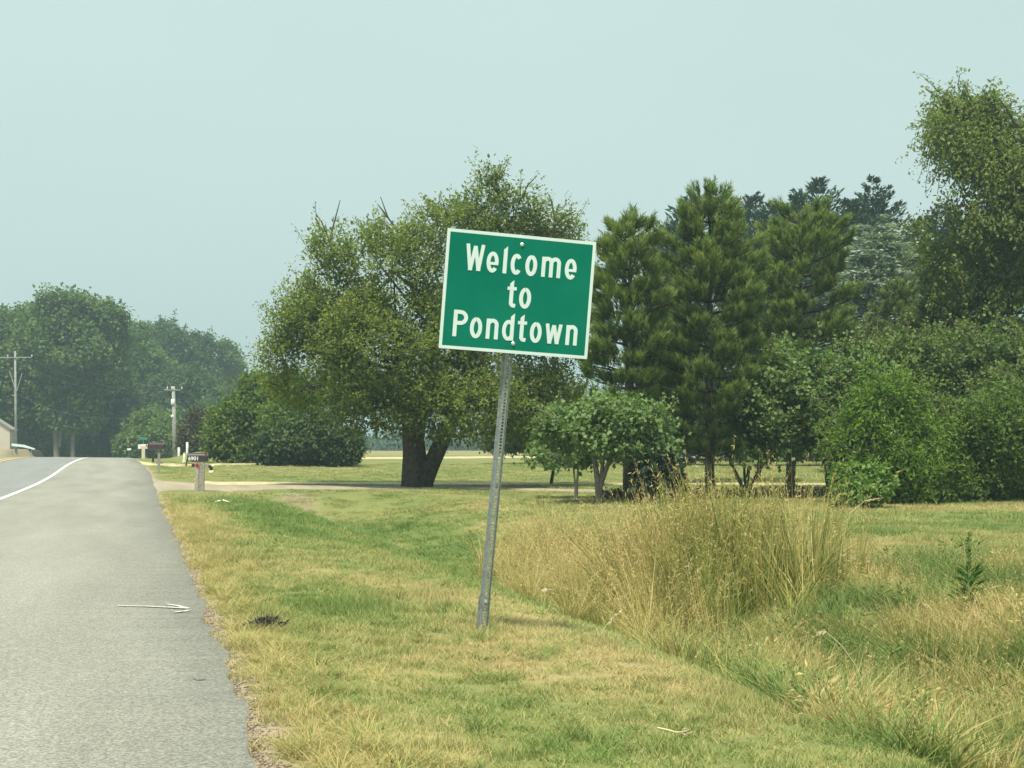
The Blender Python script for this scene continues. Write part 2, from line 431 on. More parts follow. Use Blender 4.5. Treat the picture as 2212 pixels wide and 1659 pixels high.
# crack and tar snips on the shoulder
mb = MB()
for pts in (((417, 1463), (430, 1466), (444, 1464)),):
    q = [G_road(*p) for p in pts]
    for a, b in zip(q[:-1], q[1:]):
        n = Vector((.0, .012, 0)); mb.add([a - n, b - n, b + n, a + n], [(0, 1, 2, 3)])
o = mb.build('shoulder_crack', plain('tar', (.06, .06, .06), .8)); tag(o, 'short dark crack in the shoulder', kind='structure')

# driveways and tracks draped over the ground
def drape(name, rows, mat, label, dz=.03, sub=60, cross=5):
    """rows: list of (px, py_near, py_far) along the track"""
    rows = [r if len(r) == 4 else (r[0], r[1], r[0], r[2]) for r in rows]
    pa = [G(r[0], r[1]) for r in rows]; pb = [G(r[2], r[3]) for r in rows]
    t = np.linspace(0, len(rows) - 1, sub)
    A = np.stack([np.interp(t, range(len(rows)), [p[k] for p in pa]) for k in (0, 1)], -1)
    B = np.stack([np.interp(t, range(len(rows)), [p[k] for p in pb]) for k in (0, 1)], -1)
    A = A + (vnoise(t * 6, t * 0, 4) - .5)[:, None] * .22 * np.array([0, 1]); B = B + (vnoise(t * 5, t * 0, 14) - .5)[:, None] * .3 * np.array([0, 1])
    s = np.linspace(0, 1, cross)
    XY = A[:, None, :] * (1 - s)[None, :, None] + B[:, None, :] * s[None, :, None]
    Z = ground(XY[..., 0], XY[..., 1]) + dz
    Z[:, 0] -= .06; Z[:, -1] -= .06
    V = np.concatenate([XY, Z[..., None]], -1).reshape(-1, 3)
    i = np.arange(sub * cross).reshape(sub, cross)
    F = np.stack([i[:-1, :-1], i[1:, :-1], i[1:, 1:], i[:-1, 1:]], -1).reshape(-1, 4)
    o = mesh_np(name, V, F, mat, smooth=True); tag(o, label, kind='structure'); return o
drape('driveway', [(318, 1070, 300, 1030), (345, 1066, 322, 1031), (368, 1062, 350, 1036), (420, 1061, 420, 1042), (560, 1060, 1047), (760, 1058, 1050), (1000, 1056, 1051.5), (1400, 1066, 1062), (1800, 1068, 1064)], M_gravel, 'gravel driveway crossing the ditch', .035, 120)
drape('track', [(438, 1046, 1038), (700, 1045.5, 1041.5), (1100, 1047, 1043), (1500, 1047.5, 1043.5), (1900, 1048, 1044)], M_paledirt, 'pale dry wheel track across the lawn', .03, 90)
drape('second_driveway', [(290, 1004, 282, 997), (322, 1006, 318, 999), (380, 1009, 380, 1001), (480, 1007, 1001.5), (700, 1003, 999)], M_paledirt, 'pale second driveway', .04, 60)
drape('field_track', [(700, 992.5, 990.5), (800, 992, 988.5), (1100, 989, 985.5), (1500, 989, 986.5)], M_paledirt, 'pale farm track beyond the lawn', .05, 60)

# ---------------------------------------------------------------- welcome sign
M_signg = plain('sign_green', (.0, .158, .104), .8, 0, .06, 2.2, c2=(.003, .176, .117))
M_signw = plain('sign_white', (.60, .72, .72), .6, 0, .03, 8)
M_alu = plain('sheet_aluminium', (.45, .47, .47), .4, .8, .1, 20)
M_galv = plain('galvanised_steel', (.30, .335, .34), .5, .55, .22, 45, .1)
M_bolt = plain('bright_bolt', (.75, .78, .75), .35, .6, .1, 40)
SW, SH = 1.188, .917
pb_ = G(1045, 1364)
sign = thing('welcome_sign', 'green and white town welcome sign leaning on its perforated steel post', 'road sign', pb_)
roll_post, roll_sign = R(4.3), R(3.3)
Dp = depth(pb_)
PM = Matrix.Rotation(R(5), 4, 'X') @ Matrix.Rotation(roll_post, 4, 'Y')
SM_loc = P(1119.5, 636, Dp - .13) - pb_
SM = Matrix.Translation(SM_loc) @ Matrix.Rotation(R(5), 4, 'X') @ Matrix.Rotation(roll_sign, 4, 'Y')
# panel: plate, white border frame proud of the plate, green face, letters
def place(o, M): o.matrix_local = M; return o
plate = MB().box((0, .0, 0), (SW, .003, SH)).build('sign_panel', M_alu, sign); place(plate, SM)
def rounded(wd, ht, r, n=5):
    pts = []
    for cx, cz, a0 in ((wd / 2 - r, ht / 2 - r, 0), (-wd / 2 + r, ht / 2 - r, 90), (-wd / 2 + r, -ht / 2 + r, 180), (wd / 2 - r, -ht / 2 + r, 270)):
        for k in range(n + 1):
            a = R(a0 + 90 * k / n); pts.append((cx + r * math.cos(a), cz + r * math.sin(a)))
    return pts
o_ = rounded(SW, SH, .008); i_ = rounded(SW - .048, SH - .048, .006)
mb = MB(); n = len(o_)
vs = [(a, -.003, b) for a, b in o_] + [(a, -.003, b) for a, b in i_] + [(a, -.0015, b) for a, b in o_] + [(a, -.0015, b) for a, b in i_]
fs = []
for k in range(n):
    j = (k + 1) % n
    fs += [(k, j, n + j, n + k), (k, k + 2 * n, j + 2 * n, j), (n + k, n + j, 3 * n + j, 3 * n + k)]
mb.add(vs, fs); mb.build('border', M_signw, plate)
MB().prism(rounded(SW - .048, SH - .048, .006), -.0016, -.0024).build('green_face', M_signg, plate)
# lettering: strokes of even width, drawn after narrow highway lettering
M_signg.node_tree.nodes['Principled BSDF'].inputs['Specular IOR Level'].default_value = .1
SWD = .0300
def ribbon(pts, wd, y0=-.0050, y1=-.0024, cut0=None, cut1=None):
    mb = MB(); pts = [Vector((p[0], p[1])) for p in pts]; L = []; Rr = []
    for i, p in enumerate(pts):
        a = pts[max(i - 1, 0)]; b = pts[min(i + 1, len(pts) - 1)]
        if i == 0: d = pts[1] - p
        elif i == len(pts) - 1: d = p - pts[-2]
        else: d = (p - a).normalized() + (b - p).normalized()
        d.normalize(); nn = Vector((-d.y, d.x))
        m = 1
        if 0 < i < len(pts) - 1:
            c = nn.dot(Vector((-(p - a).normalized().y, (p - a).normalized().x))); m = 1 / max(c, .5)
        L.append(p + nn * wd / 2 * m); Rr.append(p - nn * wd / 2 * m)
    if cut0: L[0] += Vector(cut0[0]); Rr[0] += Vector(cut0[1])
    if cut1: L[-1] += Vector(cut1[0]); Rr[-1] += Vector(cut1[1])
    k = len(pts)
    for y, fl in ((y0, 0), (y1, 1)):
        mb.add([(q.x, y, q.y) for q in L] + [(q.x, y, q.y) for q in Rr], [(i, i + k, i + k + 1, i + 1) for i in range(k - 1)])
    side = [(i, i + 1, i + 1 + 2 * k, i + 2 * k) for i in range(k - 1)] + [(k + i, 3 * k + i, 3 * k + i + 1, k + i + 1) for i in range(k - 1)]
    side += [(0, 2 * k, 3 * k, k), (k - 1, 2 * k - 1, 4 * k - 1, 3 * k - 1)]
    mb.f += side
    return mb
def arc(cx, cy, rx, ry_, a0, a1, n=14):
    return [(cx + rx * math.cos(R(a0 + (a1 - a0) * k / n)), cy + ry_ * math.sin(R(a0 + (a1 - a0) * k / n))) for k in range(n + 1)]
def glyph(ch, x0, x1, base, cap):
    """x0..x1 outer extents; base line z; cap = cap height; returns list of MB"""
    h = SWD / 2; xh = cap * .765; l, r = x0 + h, x1 - h; c = (x0 + x1) / 2; B = base; out = []
    if ch == 'o':
        out.append(ribbon(arc(c, B + xh / 2, c - l, xh / 2 - h + .003, 90, 450, 30), SWD))
    elif ch == 'c':
        out.append(ribbon(arc(c, B + xh / 2, c - l, xh / 2 - h + .003, 42, 318, 24), SWD))
    elif ch == 'e':
        z = B + xh * .5
        out.append(ribbon(arc(c, B + xh / 2, c - l, xh / 2 - h + .003, -10, 318, 30), SWD * .98))
        out.append(ribbon([(l, z - .010), (r + h * .9, z - .010)], SWD * .72, y0=-.0054))
    elif ch == 'l':
        out.append(ribbon([(c, B), (c, B + cap * .97)], SWD, cut1=((0, -.016), (0, .012))))
    elif ch == 't':
        sx = x0 + (x1 - x0) * .47
        out.append(ribbon([(sx, B + cap * .97), (sx, B + .036)] + arc(sx + .020, B + .034, .020, .034 - h + .002, 180, 285, 8)[1:] + [(sx + .036, B + h - .003)], SWD, cut0=((0, .012), (0, -.016))))
        out.append(ribbon([(x0, B + xh - .012), (x1, B + xh - .012)], SWD * .85, y0=-.0054))
    elif ch in 'nm':
        cs = [l, r] if ch == 'n' else [l, c, r]
        out.append(ribbon([(l, B), (l, B + xh)], SWD))
        for k in range(len(cs) - 1):
            a, b = cs[k], cs[k + 1]; rx = (b - a) / 2
            out.append(ribbon([(b, B), (b, B + xh - .045)] + arc((a + b) / 2 + .001, B + xh - .045, rx - .001, .045 - h + .002, 0, 165, 12)[1:], SWD, y0=-.0052 - .0002 * k))
    elif ch == 'd':
        out.append(ribbon([(r, B), (r, B + cap * .98)], SWD, cut1=((0, -.016), (0, .012))))
        out.append(ribbon([(r, B + xh - .024)] + arc(c + .003, B + xh / 2, c + .003 - l, xh / 2 - h + .003, 60, 300, 24) + [(r, B + .024)], SWD * .95, y0=-.0054))
    elif ch == 'P':
        out.append(ribbon([(l, B), (l, B + cap)], SWD))
        bh = cap * .56; zc = B + cap - bh / 2
        out.append(ribbon([(l, B + cap - h), (c, B + cap - h)] + arc(c - .003, zc, r - c + .003, bh / 2 - h, 90, -90, 14)[1:] + [(l, B + cap - bh + h)], SWD, y0=-.0054))
    elif ch in 'Ww':
        H = cap if ch == 'W' else xh; wd = x1 - x0; s = SWD * 1.0
        pts = [(x0 + h, B + H), (x0 + wd * .285, B + .004), (c, B + H * .93), (x1 - wd * .285, B + .004), (x1 - h, B + H)]
        for k in range(4):
            a, b = pts[k], pts[k + 1]
            q = ribbon([a, b], s * .93, y0=-.0050 - .0002 * k)
            zmax, zmin = B + H, B
            q.v = [(v[0], v[1], min(max(v[2], zmin), zmax)) for v in q.v]; out.append(q)
        for px_ in (x0 + wd * .285, x1 - wd * .285):
            out.append(ribbon([(px_, B), (px_, B + .022)], s * 1.05, y0=-.0060))
    return out
def U(u): return (u - .5) * SW
def Vv(v): return (.5 - v) * SH
CAP = .222 * SH
text = [('W', .130, .257, .334), ('e', .272, .352, .334), ('l', .382, .408, .334), ('c', .433, .510, .334), ('o', .532, .611, .334), ('m', .642, .771, .334), ('e', .800, .880, .334),
        ('t', .425, .486, .612), ('o', .507, .587, .612),
        ('P', .083, .178, .893), ('o', .195, .276, .893), ('n', .303, .384, .893), ('d', .409, .488, .893), ('t', .512, .573, .893), ('o', .597, .676, .893), ('w', .699, .816, .893), ('n', .842, .920, .893)]
for ch, u0, u1, v in text:
    mm = MB()
    for g in glyph(ch, U(u0), U(u1), Vv(v), CAP): mm.add(g.v, g.f)
    mm.build('letter', M_signw, plate)
for (u, v) in ((.500, .080), (.491, .917)):
    b = MB(); c = Vector((U(u), -.006, Vv(v)))
    b.tube([c + Vector((0, 0.004, 0)), c, c - Vector((0, .005, 0)), c - Vector((0, .010, 0))], [.016, .016, .010, .006], 10)
    b.build('bolt', M_bolt, plate, smooth=False)
# perforated channel post, one inch hole pitch
def channel(name, z0, z1, wweb, dz, parent, M, scale=1.0, yoff=0):
    mb = MB(); pitch = .0254; hw = .0085; w2 = wweb / 2
    yf = -.0; yb = .030
    prof_l = [(-w2, yf), (-w2 - .008, yb), (-w2 - .022, yb)]
    z = z0
    while z < z1 - 1e-6:
        zt = min(z + pitch, z1); za = z + pitch * .5 - .0075; zb = z + pitch * .5 + .0075
        q = lambda x0, x1, a, b: mb.add([(x0, yf + yoff, a), (x1, yf + yoff, a), (x1, yf + yoff, b), (x0, yf + yoff, b)], [(0, 1, 2, 3)])
        q(-w2, -hw, z, zt); q(hw, w2, z, zt); q(-hw, hw, z, za)
        if zb < zt: q(-hw, hw, zb, zt)
        z = zt
    for s in (-1, 1):
        pr = [(s * abs(x), y + yoff) for x, y in prof_l]
        for (xa, ya), (xb, yb_) in zip(pr[:-1], pr[1:]):
            mb.add([(xa, ya, z0), (xb, yb_, z0), (xb, yb_, z1), (xa, ya, z1)], [(0, 1, 2, 3)])
    o = mb.build(name, M_galv, parent); o.matrix_local = M
    return o
PM2 = Matrix.Translation((0, .03, 0)) @ PM
channel('post', .18, 2.98, .040, 0, sign, PM2)
channel('base_stub', -.5, .27, .052, 0, sign, PM2 @ Matrix.Translation((0, .012, 0)))
b = MB(); b.tube([(0, .005, .235), (0, -.012, .235)], .010, 8); o = b.build('bolt', M_bolt, sign); o.matrix_local = PM2

# ---------------------------------------------------------------- mailboxes
M_wood = plain('weathered_post_wood', (.26, .245, .21), .9, 0, .3, 18, .5)
M_boxd = plain('brown_black_enamel', (.030, .022, .024), .45, .1, .25, 9)
M_boxp = plain('purple_black_enamel', (.05, .035, .04), .5, .1, .3, 6)
M_red = plain('red_reflector', (.25, .02, .02), .3, 0, .1, 30)
M_pink = plain('faded_red_plate', (.42, .20, .17), .6, 0, .1, 30)
M_num = plain('numeral_white', (.72, .76, .74), .6)
M_black = plain('black_plastic', (.012, .012, .014), .5)
M_cream = plain('cream_plastic', (.80, .76, .48), .5, 0, .06)
M_beige = plain('beige_plastic', (.55, .50, .38), .6, 0, .06)
def mailbox_shell(Lx, wd, ht, n=10):
    """box along local x, arched top"""
    pts = [(-wd / 2, 0), (-wd / 2, ht - wd / 2)]
    pts += [(-wd / 2 * math.cos(math.pi * k / n), ht - wd / 2 + wd / 2 * math.sin(math.pi * k / n)) for k in range(1, n)]
    pts += [(wd / 2, ht - wd / 2), (wd / 2, 0)]
    m = MB(); N = len(pts)
    for xx in (-Lx / 2, Lx / 2): m.add([(xx, a, b) for a, b in pts], [])
    m.f = [tuple(range(N)), tuple(range(2 * N - 1, N - 1, -1))] + [(k, (k + 1) % N, (k + 1) % N + N, k + N) for k in range(N)]
    return m
b1 = G(431, 1061); D1 = depth(b1); s1 = D1 / FPX
mbx = thing('mailbox', 'dark brown mailbox with white numerals on a thick grey post', 'mailbox', b1, R(-6))
hbox = (1061 - 998) * s1
m = MB(); m.box((0, 0, (hbox - .01) / 2 - .1), (.30, .20, hbox + .19)); m.build('post', M_wood, mbx, bevel=.012)
m = MB(); m.box((-.09, -.115, (hbox - .08) / 2 - .1), (.12, .03, hbox + .12)); m.build('post_plank', plain('lighter_wood', (.33, .31, .26), .9, 0, .25, 20), mbx)
m = MB(); m.box((-.03, 0, hbox + .012), (.52, .20, .022)); m.build('support_board', M_wood, mbx)
sh = mailbox_shell(.66, .24, .27); o = sh.build('box', M_boxd, mbx, bevel=.004); o.location = (-.06, 0, hbox + .025)
m = MB(); m.box((-.405, 0, hbox + .0), (.03, .22, .26), Matrix.Rotation(R(12), 3, 'Y')); m.build('door', M_boxd, mbx)
m = MB(); m.box((.22, -.125, hbox + .235), (.02, .008, .12)); m.box((.19, -.125, hbox + .275), (.07, .008, .04)); m.build('flag', M_red, mbx)
def text_mesh(body, size, mat, parent, loc, rot, name='lettering'):
    cu = bpy.data.curves.new('t', 'FONT'); cu.body = body; cu.size = size; cu.extrude = .002; cu.align_x = 'CENTER'; cu.offset = size * .02
    ob = bpy.data.objects.new('t', cu); COL.objects.link(ob); bpy.context.view_layer.update()
    me = bpy.data.meshes.new_from_object(ob.evaluated_get(bpy.context.evaluated_depsgraph_get())); bpy.data.objects.remove(ob)
    me.materials.clear(); me.materials.append(mat)
    o = bpy.data.objects.new(name, me); COL.objects.link(o); o.parent = parent; o.location = loc; o.rotation_euler = rot
    return o
text_mesh('6901', .17, M_num, mbx, (-.19, -.124, hbox + .055), (R(90), 0, 0), 'numerals')
for xx in (-.20, -.075):
    m = MB(); m.tube([(xx, -.135, hbox - .10), (xx, -.155, hbox - .10)], .052, 12); o = m.build('reflector', M_red if xx > -.1 else M_boxd, mbx)
m = MB(); m.box((-.125, -.125, hbox - .10), (.24, .016, .13)); m.build('reflector_plate', M_pink, mbx)
m = MB(); m.box((.225, -.06, .80), (.12, .06, .14)); m.build('bracket', M_wood, mbx)
m = MB(); m.tube([(.30, -.08, .82), (.37, -.09, .74), (.36, -.09, .66)], [.05, .055, .045], 8); m.build('lamp_holder', M_black, mbx)
m = MB(); m.tube([(.42, -.10, .86), (.42, -.10, .835), (.42, -.10, .80), (.42, -.10, .77)], [.02, .05, .05, .02], 10); m.build('knob', M_cream, mbx, smooth=True)
m = MB(); m.tube([(.37, -.1, .66), (.37, -.1, .64), (.37, -.1, .57), (.37, -.1, .53)], [.065, .08, .075, .02], 12); m.build('lamp_shade', M_cream, mbx, smooth=True)

b2 = G(343, 1023); D2 = depth(b2); s2 = D2 / FPX
mb2 = thing('mailbox', 'large plum black mailbox on a slim grey post with cross board', 'mailbox', b2, R(4))
h2 = (1023 - 972) * s2
m = MB(); m.box((0, 0, h2 / 2 - .1), (.11, .11, h2 + .2)); m.build('post', M_wood, mb2, bevel=.008)
m = MB(); m.box((0.03, -.02, (1023 - 999) * s2), (.30, .05, .12)); m.build('cross_board', M_wood, mb2)
m = MB(); m.box((-.12, 0, h2 + .01), (.52, .16, .035)); m.build('support_board', plain('grey_paint', (.35, .35, .35)), mb2)
sh = mailbox_shell(.66, .28, .31); o = sh.build('box', M_boxp, mb2, bevel=.004); o.location = (-.10, 0, h2 + .03)
m = MB(); m.box((-.49, 0, h2 + .13), (.03, .25, .26), Matrix.Rotation(R(-38), 3, 'Y')); m.build('door', M_boxd, mb2)
m = MB(); m.box((.20, -.15, h2 + .2), (.03, .01, .20), Matrix.Rotation(R(25), 3, 'Y')); m.build('flag', M_boxd, mb2)

b3 = G(330.5, 1001); D3 = depth(b3); s3 = D3 / FPX
pp = thing('post', 'slim black post standing just behind the plum mailbox', 'post', b3)
m = MB(); m.box((0, 0, .36), (.13, .13, 1.0)); m.build('shaft', M_black, pp)
m = MB(); m.box((0, 0, .875), (.17, .17, .03)); m.build('cap', M_black, pp)

b4 = P(309.5, 988, 112); b4 = onground(b4.x, b4.y); D4 = depth(b4); s4 = D4 / FPX
mb3 = thing('mailbox', 'beige mailbox with newspaper box on a fat cream post', 'mailbox', b4)
h4 = P(309.5, 969.5, D4).z - b4.z
m = MB(); m.box((0, 0, h4 / 2 - .1), (.26, .26, h4 + .2)); m.build('post', M_beige, mb3, bevel=.02)
sh = mailbox_shell(.52, .26, .34); o = sh.build('box', M_beige, mb3); o.location = (.05, 0, h4)
m = MB(); m.box((-.30, .02, h4 + .16), (.20, .24, .34)); m.build('newspaper_box', M_signw, mb3)

b5 = P(309.5, 948, 128); g5 = onground(b5.x, b5.y)
ss = thing('street_sign', 'small green street name blade on a thin pole behind the beige mailbox', 'street sign', g5)
hh = b5.z - g5.z
m = MB(); m.tube([(0, 0, -.2), (0, 0, hh - .08)], .035, 8); m.build('pole', M_galv, ss)
m = MB(); m.box((0, 0, hh + .03), (.62, .02, .2)); m.build('name_blade', plain('street_green', (.02, .25, .19), .4), ss)
m = MB(); m.box((0, 0, hh - .12), (.02, .6, .18)); m.build('cross_blade', plain('street_green_b', (.02, .20, .15), .4), ss)
b6 = P(279, 970.5, 124); g6 = onground(b6.x, b6.y); hh = b6.z - g6.z
s6 = thing('marker_sign', 'tiny white rectangular sign low beside the shoulder near the crest', 'sign', g6)
m = MB(); m.tube([(0, 0, -.2), (0, .02, hh)], .022, 6); m.build('pole', M_galv, s6)
m = MB(); m.box((0, 0, hh), (.34, .015, .17)); m.build('sign_panel', M_signw, s6)

def bollard(px, ytop, ybase, D, wd, label, mat, name='marker_post', flare=0):
    g = P(px, ybase, D); gg = onground(g.x, g.y); z0 = min(gg.z, g.z)
    top = P(px, ytop, D).z
    t = thing(name, label, 'marker post', (g.x, g.y, gg.z))
    z1 = top - gg.z
    m = MB(); m.tube([(0, 0, -.2), (0, 0, z1 * .15), (0, 0, z1 * .5), (0, 0, z1 - .06)], [wd / 2 * (1 + flare * 1.6), wd / 2 * (1 + flare), wd / 2 * (1 + flare * .3), wd / 2], 10); m.build('shaft', mat, t, smooth=True)
    m = MB(); m.tube([(0, 0, z1 - .06), (0, 0, z1 - .03), (0, 0, z1)], [wd / 2 * 1.12, wd / 2 * 1.1, wd / 2 * .5], 10); m.build('cap', mat, t)
    return t
M_pvc = plain('white_pvc', (.70, .76, .68), .5, 0, .06)
bollard(404.3, 955, 975, 105, .17, 'tall white capped utility post on top of the grass mound', M_pvc)
bollard(386.3, 966.5, 976, 108, .18, 'short white stub post left of the tall white one on the mound', M_pvc)
bollard(398, 978, 1005, 88, .13, 'yellowish white marker post flared at its foot by the second driveway', plain('yellowed_white', (.62, .60, .42), .6), flare=.9)

# ---------------------------------------------------------------- utility poles and wires
M_pole = plain('grey_pole_wood', (.27, .29, .27), .9, 0, .2, 3)
def pole(px, ytop, ybase, D, wd, label, arms, lean=0, extras=()):
    pbz = P(px, ybase, D); g = onground(pbz.x, pbz.y); top = P(px + lean, ytop, D)
    t = thing('utility_pole', label, 'utility pole', (g.x, g.y, g.z))
    H = top.z - g.z; dx = (top - pbz).x
    m = MB(); m.tube([(0, 0, -.5), (dx, 0, H)], [wd / 2 * 1.1, wd / 2 * .8], 10); m.build('pole', M_pole, t, smooth=True)
    for (ya, l, r_, tilt) in arms:
        z = P(px, ya, D).z - g.z; sc = D / FPX
        m = MB(); m.box(((r_ - l) * sc / 2 + dx * z / H, -.15, z), ((l + r_) * sc, .10, .10), Matrix.Rotation(R(tilt), 3, 'Y')); a = m.build('crossarm', M_pole, t)
        for fx in (-l * sc * .9, -l * sc * .45, r_ * sc * .9):
            m = MB(); zz = z - math.tan(R(tilt)) * (fx) ; m.tube([(fx, -.15, zz + .08), (fx, -.15, zz + .2), (fx, -.15, zz + .34)], [.04, .06, .03], 6); m.build('insulator', M_pvc, t)
    for e in extras: e(t, g, dx, H)
    return t, g
def transformer(py0, py1, off, D, px, base):
    def f(t, g, dx, H):
        z1 = P(px, py0, D).z - g.z; z0 = P(px, py1, D).z - g.z; s = off * D / FPX
        m = MB(); m.tube([(s, -.1, z0), (s, -.1, z0 + .05), (s, -.1, z1 - .05), (s, -.1, z1)], [.15, .2, .2, .12], 12); m.build('transformer', M_pvc, t, smooth=True)
    return f
def lampf(py, off, D, px):
    def f(t, g, dx, H):
        z = P(px, py, D).z - g.z; s = off * D / FPX
        m = MB(); m.tube([(0, -.1, z), (s * .6, -.1, z + .12)], .03, 6); m.build('lamp_arm', M_galv, t)
        m = MB(); m.tube([(s * .5, -.1, z + .12), (s * .8, -.1, z + .1), (s * 1.2, -.1, z + .05)], [.1, .16, .1], 8); m.build('lamp_head', M_pvc, t)
    return f
def bracef(px, D, ys):
    def f(t, g, dx, H):
        for k, (xa, ya, xb, yb) in enumerate(ys):
            a = P(xa, ya, D) - Vector(g); b = P(xb, yb, D) - Vector(g)
            m = MB(); m.tube([a, b], .05, 6); m.build('brace', M_pole, t)
    return f
DPL, DPR = 172, 150
pl, gl = pole(35, 758, 967, DPL, .28, 'grey utility pole with wide crossarm at the left edge of the photo', [(772, 44, 33, -1.5)], -3,
              (bracef(35, DPL, [(20, 800, 34, 845), (48, 806, 36, 845)]),))
pr_, gr_ = pole(378.5, 834, 976, DPR, .42, 'brown utility pole with short crossarm, transformer and lamp by the mound', [(842, 20, 14, 0)], -4,
                (transformer(862, 874, -6, DPR, 378, 0), lampf(901, -8, DPR, 378)))
M_wire = plain('wire', (.10, .11, .11), .6)
def wire(a, b, sag, label, n=16, r_=.009):
    a = Vector(a); b = Vector(b)
    c = (a + b) / 2
    pts = []
    for k in range(n + 1):
        t = k / n; p = a.lerp(b, t); p.z -= sag * 4 * t * (1 - t); pts.append(p - a)
    m = MB(); m.tube(pts, r_, 4); o = m.build('power_wire', M_wire); o.location = a; tag(o, label, 'wire', 'power wires between the utility poles'); return o
far = P(1060, 880, 150)
wire(P(60, 771, DPL), P(364, 841, DPR), 1.2, 'topmost power wire sagging from the left pole crossarm to the brown pole')
wire(P(36, 780, DPL), P(392, 841, DPR), 1.6, 'second power wire from the left pole top to the brown pole')
wire(P(35, 850, DPL), P(378, 880, DPR), 1.9, 'low phone cable sagging between the two utility poles', r_=.014)
wire(P(35, 858, DPL), P(-160, 872, DPL - 20), .6, 'phone cable leaving the left pole towards the photo edge', r_=.014)

# ---------------------------------------------------------------- house, canopy, car
hx = P(21, 970, 186); hz = hx.z
M_wall = plain('pale_siding', (.50, .46, .38), .8, 0, .05, .4); M_roofm = plain('grey_shingle', (.30, .29, .27), .9)
hs = thing('house', 'pale beige gabled house end at the far left above the bank', 'house', (hx.x, hx.y, float(ground(hx.x, hx.y))))
hb = hz - hs.location.z
Wd = 9.0; eave = 2.55; rise = 3.0
for k in range(14):
    m = MB(); z0 = hb - .6 + k * (eave + .6) / 14; m.box((-Wd / 2, 4, z0 + .11), (Wd, 8 - .004 * (k % 2), (eave + .6) / 14 - .006)); m.build('siding_board', M_wall, hs)
m = MB(); m.prism([(-Wd, hb + eave), (0, hb + eave), (-Wd / 2, hb + eave + rise)], 0.0, 8.0); m.build('gable', M_wall, hs)
for s, (xa, xb) in enumerate(((-Wd - .35, -Wd / 2), (-Wd / 2, .35))):
    za, zb = (hb + eave - .2, hb + eave + rise + .03) if s == 0 else (hb + eave + rise + .03, hb + eave - .2)
    m = MB(); m.prism([(xa, za), (xb, zb), (xb, zb + .14), (xa, za + .14)], -.3, 8.3); m.build('roof', M_roofm, hs)
m = MB(); m.box((-2.6, -.02, hb + 1.3), (1.1, .06, 1.2)); wn = m.build('window', M_signw, hs)
m = MB(); m.box((-2.6, -.06, hb + 1.3), (.9, .04, 1.0)); m.build('pane', plain('dark_glass', (.03, .04, .05), .1), wn)
cx = P(25, 962, 165); cg = onground(cx.x, cx.y)
cn = thing('slanted_canopy', 'long white sloping canopy on thin legs beside the beige house', 'canopy', cg)
z0 = P(25, 958, 165).z - cg.z; z1 = P(72, 970, 165).z - cg.z
L = 47 / FPX * 165
m = MB(); m.prism([(0, z0 - .28), (0, z0), (L * .5, z0 - .14), (L, z1 + .05), (L, z1 - .08), (L * .5, z0 - .42)], 0, 1.6); m.build('cover', M_signw, cn)  # white slanted canopy carried on thin posts
for x_ in (.1, L - .3):
    m = MB(); m.tube([(x_, .1, -.3), (x_, .1, z1 - .02)], .04, 6); m.build('leg', M_galv, cn)

# car beyond the crest
cc = P(176, 987, 232); cg = Vector((cc.x, cc.y, float(prof(cc.y)) + .02))
car = thing('car', 'white car beyond the road crest with only its roof showing', 'car', cg, R(4))
M_cw = plain('white_car_paint', (.80, .82, .80), .25); M_gl = plain('car_glass', (.02, .025, .03), .08); M_ty = plain('tyre_rubber', (.02, .02, .02), .9)
ctop = P(176, 984.5, 232).z - cg.z
carh = min(max(ctop, 1.35), 1.8)
def loft(secs, name, mat, parent):
    m = MB(); N = len(secs[0])
    for s in secs: m.add(s, [])
    for i in range(len(secs) - 1):
        for k in range(N): a = i * N + k; b = i * N + (k + 1) % N; m.f.append((a, b, b + N, a + N))
    m.f.append(tuple(range(N))[::-1]); m.f.append(tuple((len(secs) - 1) * N + k for k in range(N)))
    return m.build(name, mat, parent, smooth=False, bevel=.03)
def sec(y, w_, z0, z1): return [(-w_, y, z0), (w_, y, z0), (w_ * .98, y, z1 * .9 + z0 * .1), (w_ * .86, y, z1), (-w_ * .86, y, z1), (-w_ * .98, y, z1 * .9 + z0 * .1)]
loft([sec(-2.2, .80, .35, .75), sec(-2.0, .88, .25, .85), sec(-1.0, .9, .22, .92), sec(1.2, .9, .22, .95), sec(2.1, .88, .25, .95), sec(2.3, .8, .35, .8)], 'body', M_cw, car)
loft([sec(-1.3, .82, .9, .93), sec(-.6, .74, .9, carh - .06), sec(.4, .74, .9, carh - .05), sec(1.5, .72, .9, carh - .12), sec(2.1, .78, .9, .97)], 'cabin_glass', M_gl, car)
m = MB(); m.prism([(-.70, carh - .07), (.70, carh - .07), (.6, carh), (-.6, carh)], -.75, 1.6); m.build('roof', M_cw, car, bevel=.02)
for sx in (-1, 1):
    for sy in (-1.4, 1.4):
        m = MB(); m.tube([(sx * .70, sy, .32), (sx * .92, sy, .32)], .32, 14); m.build('wheel', M_ty, car)
for sx in (-1, 1):
    m = MB(); m.box((sx * .62, -2.19, .66), (.3, .06, .14)); m.build('headlight', M_cream, car)

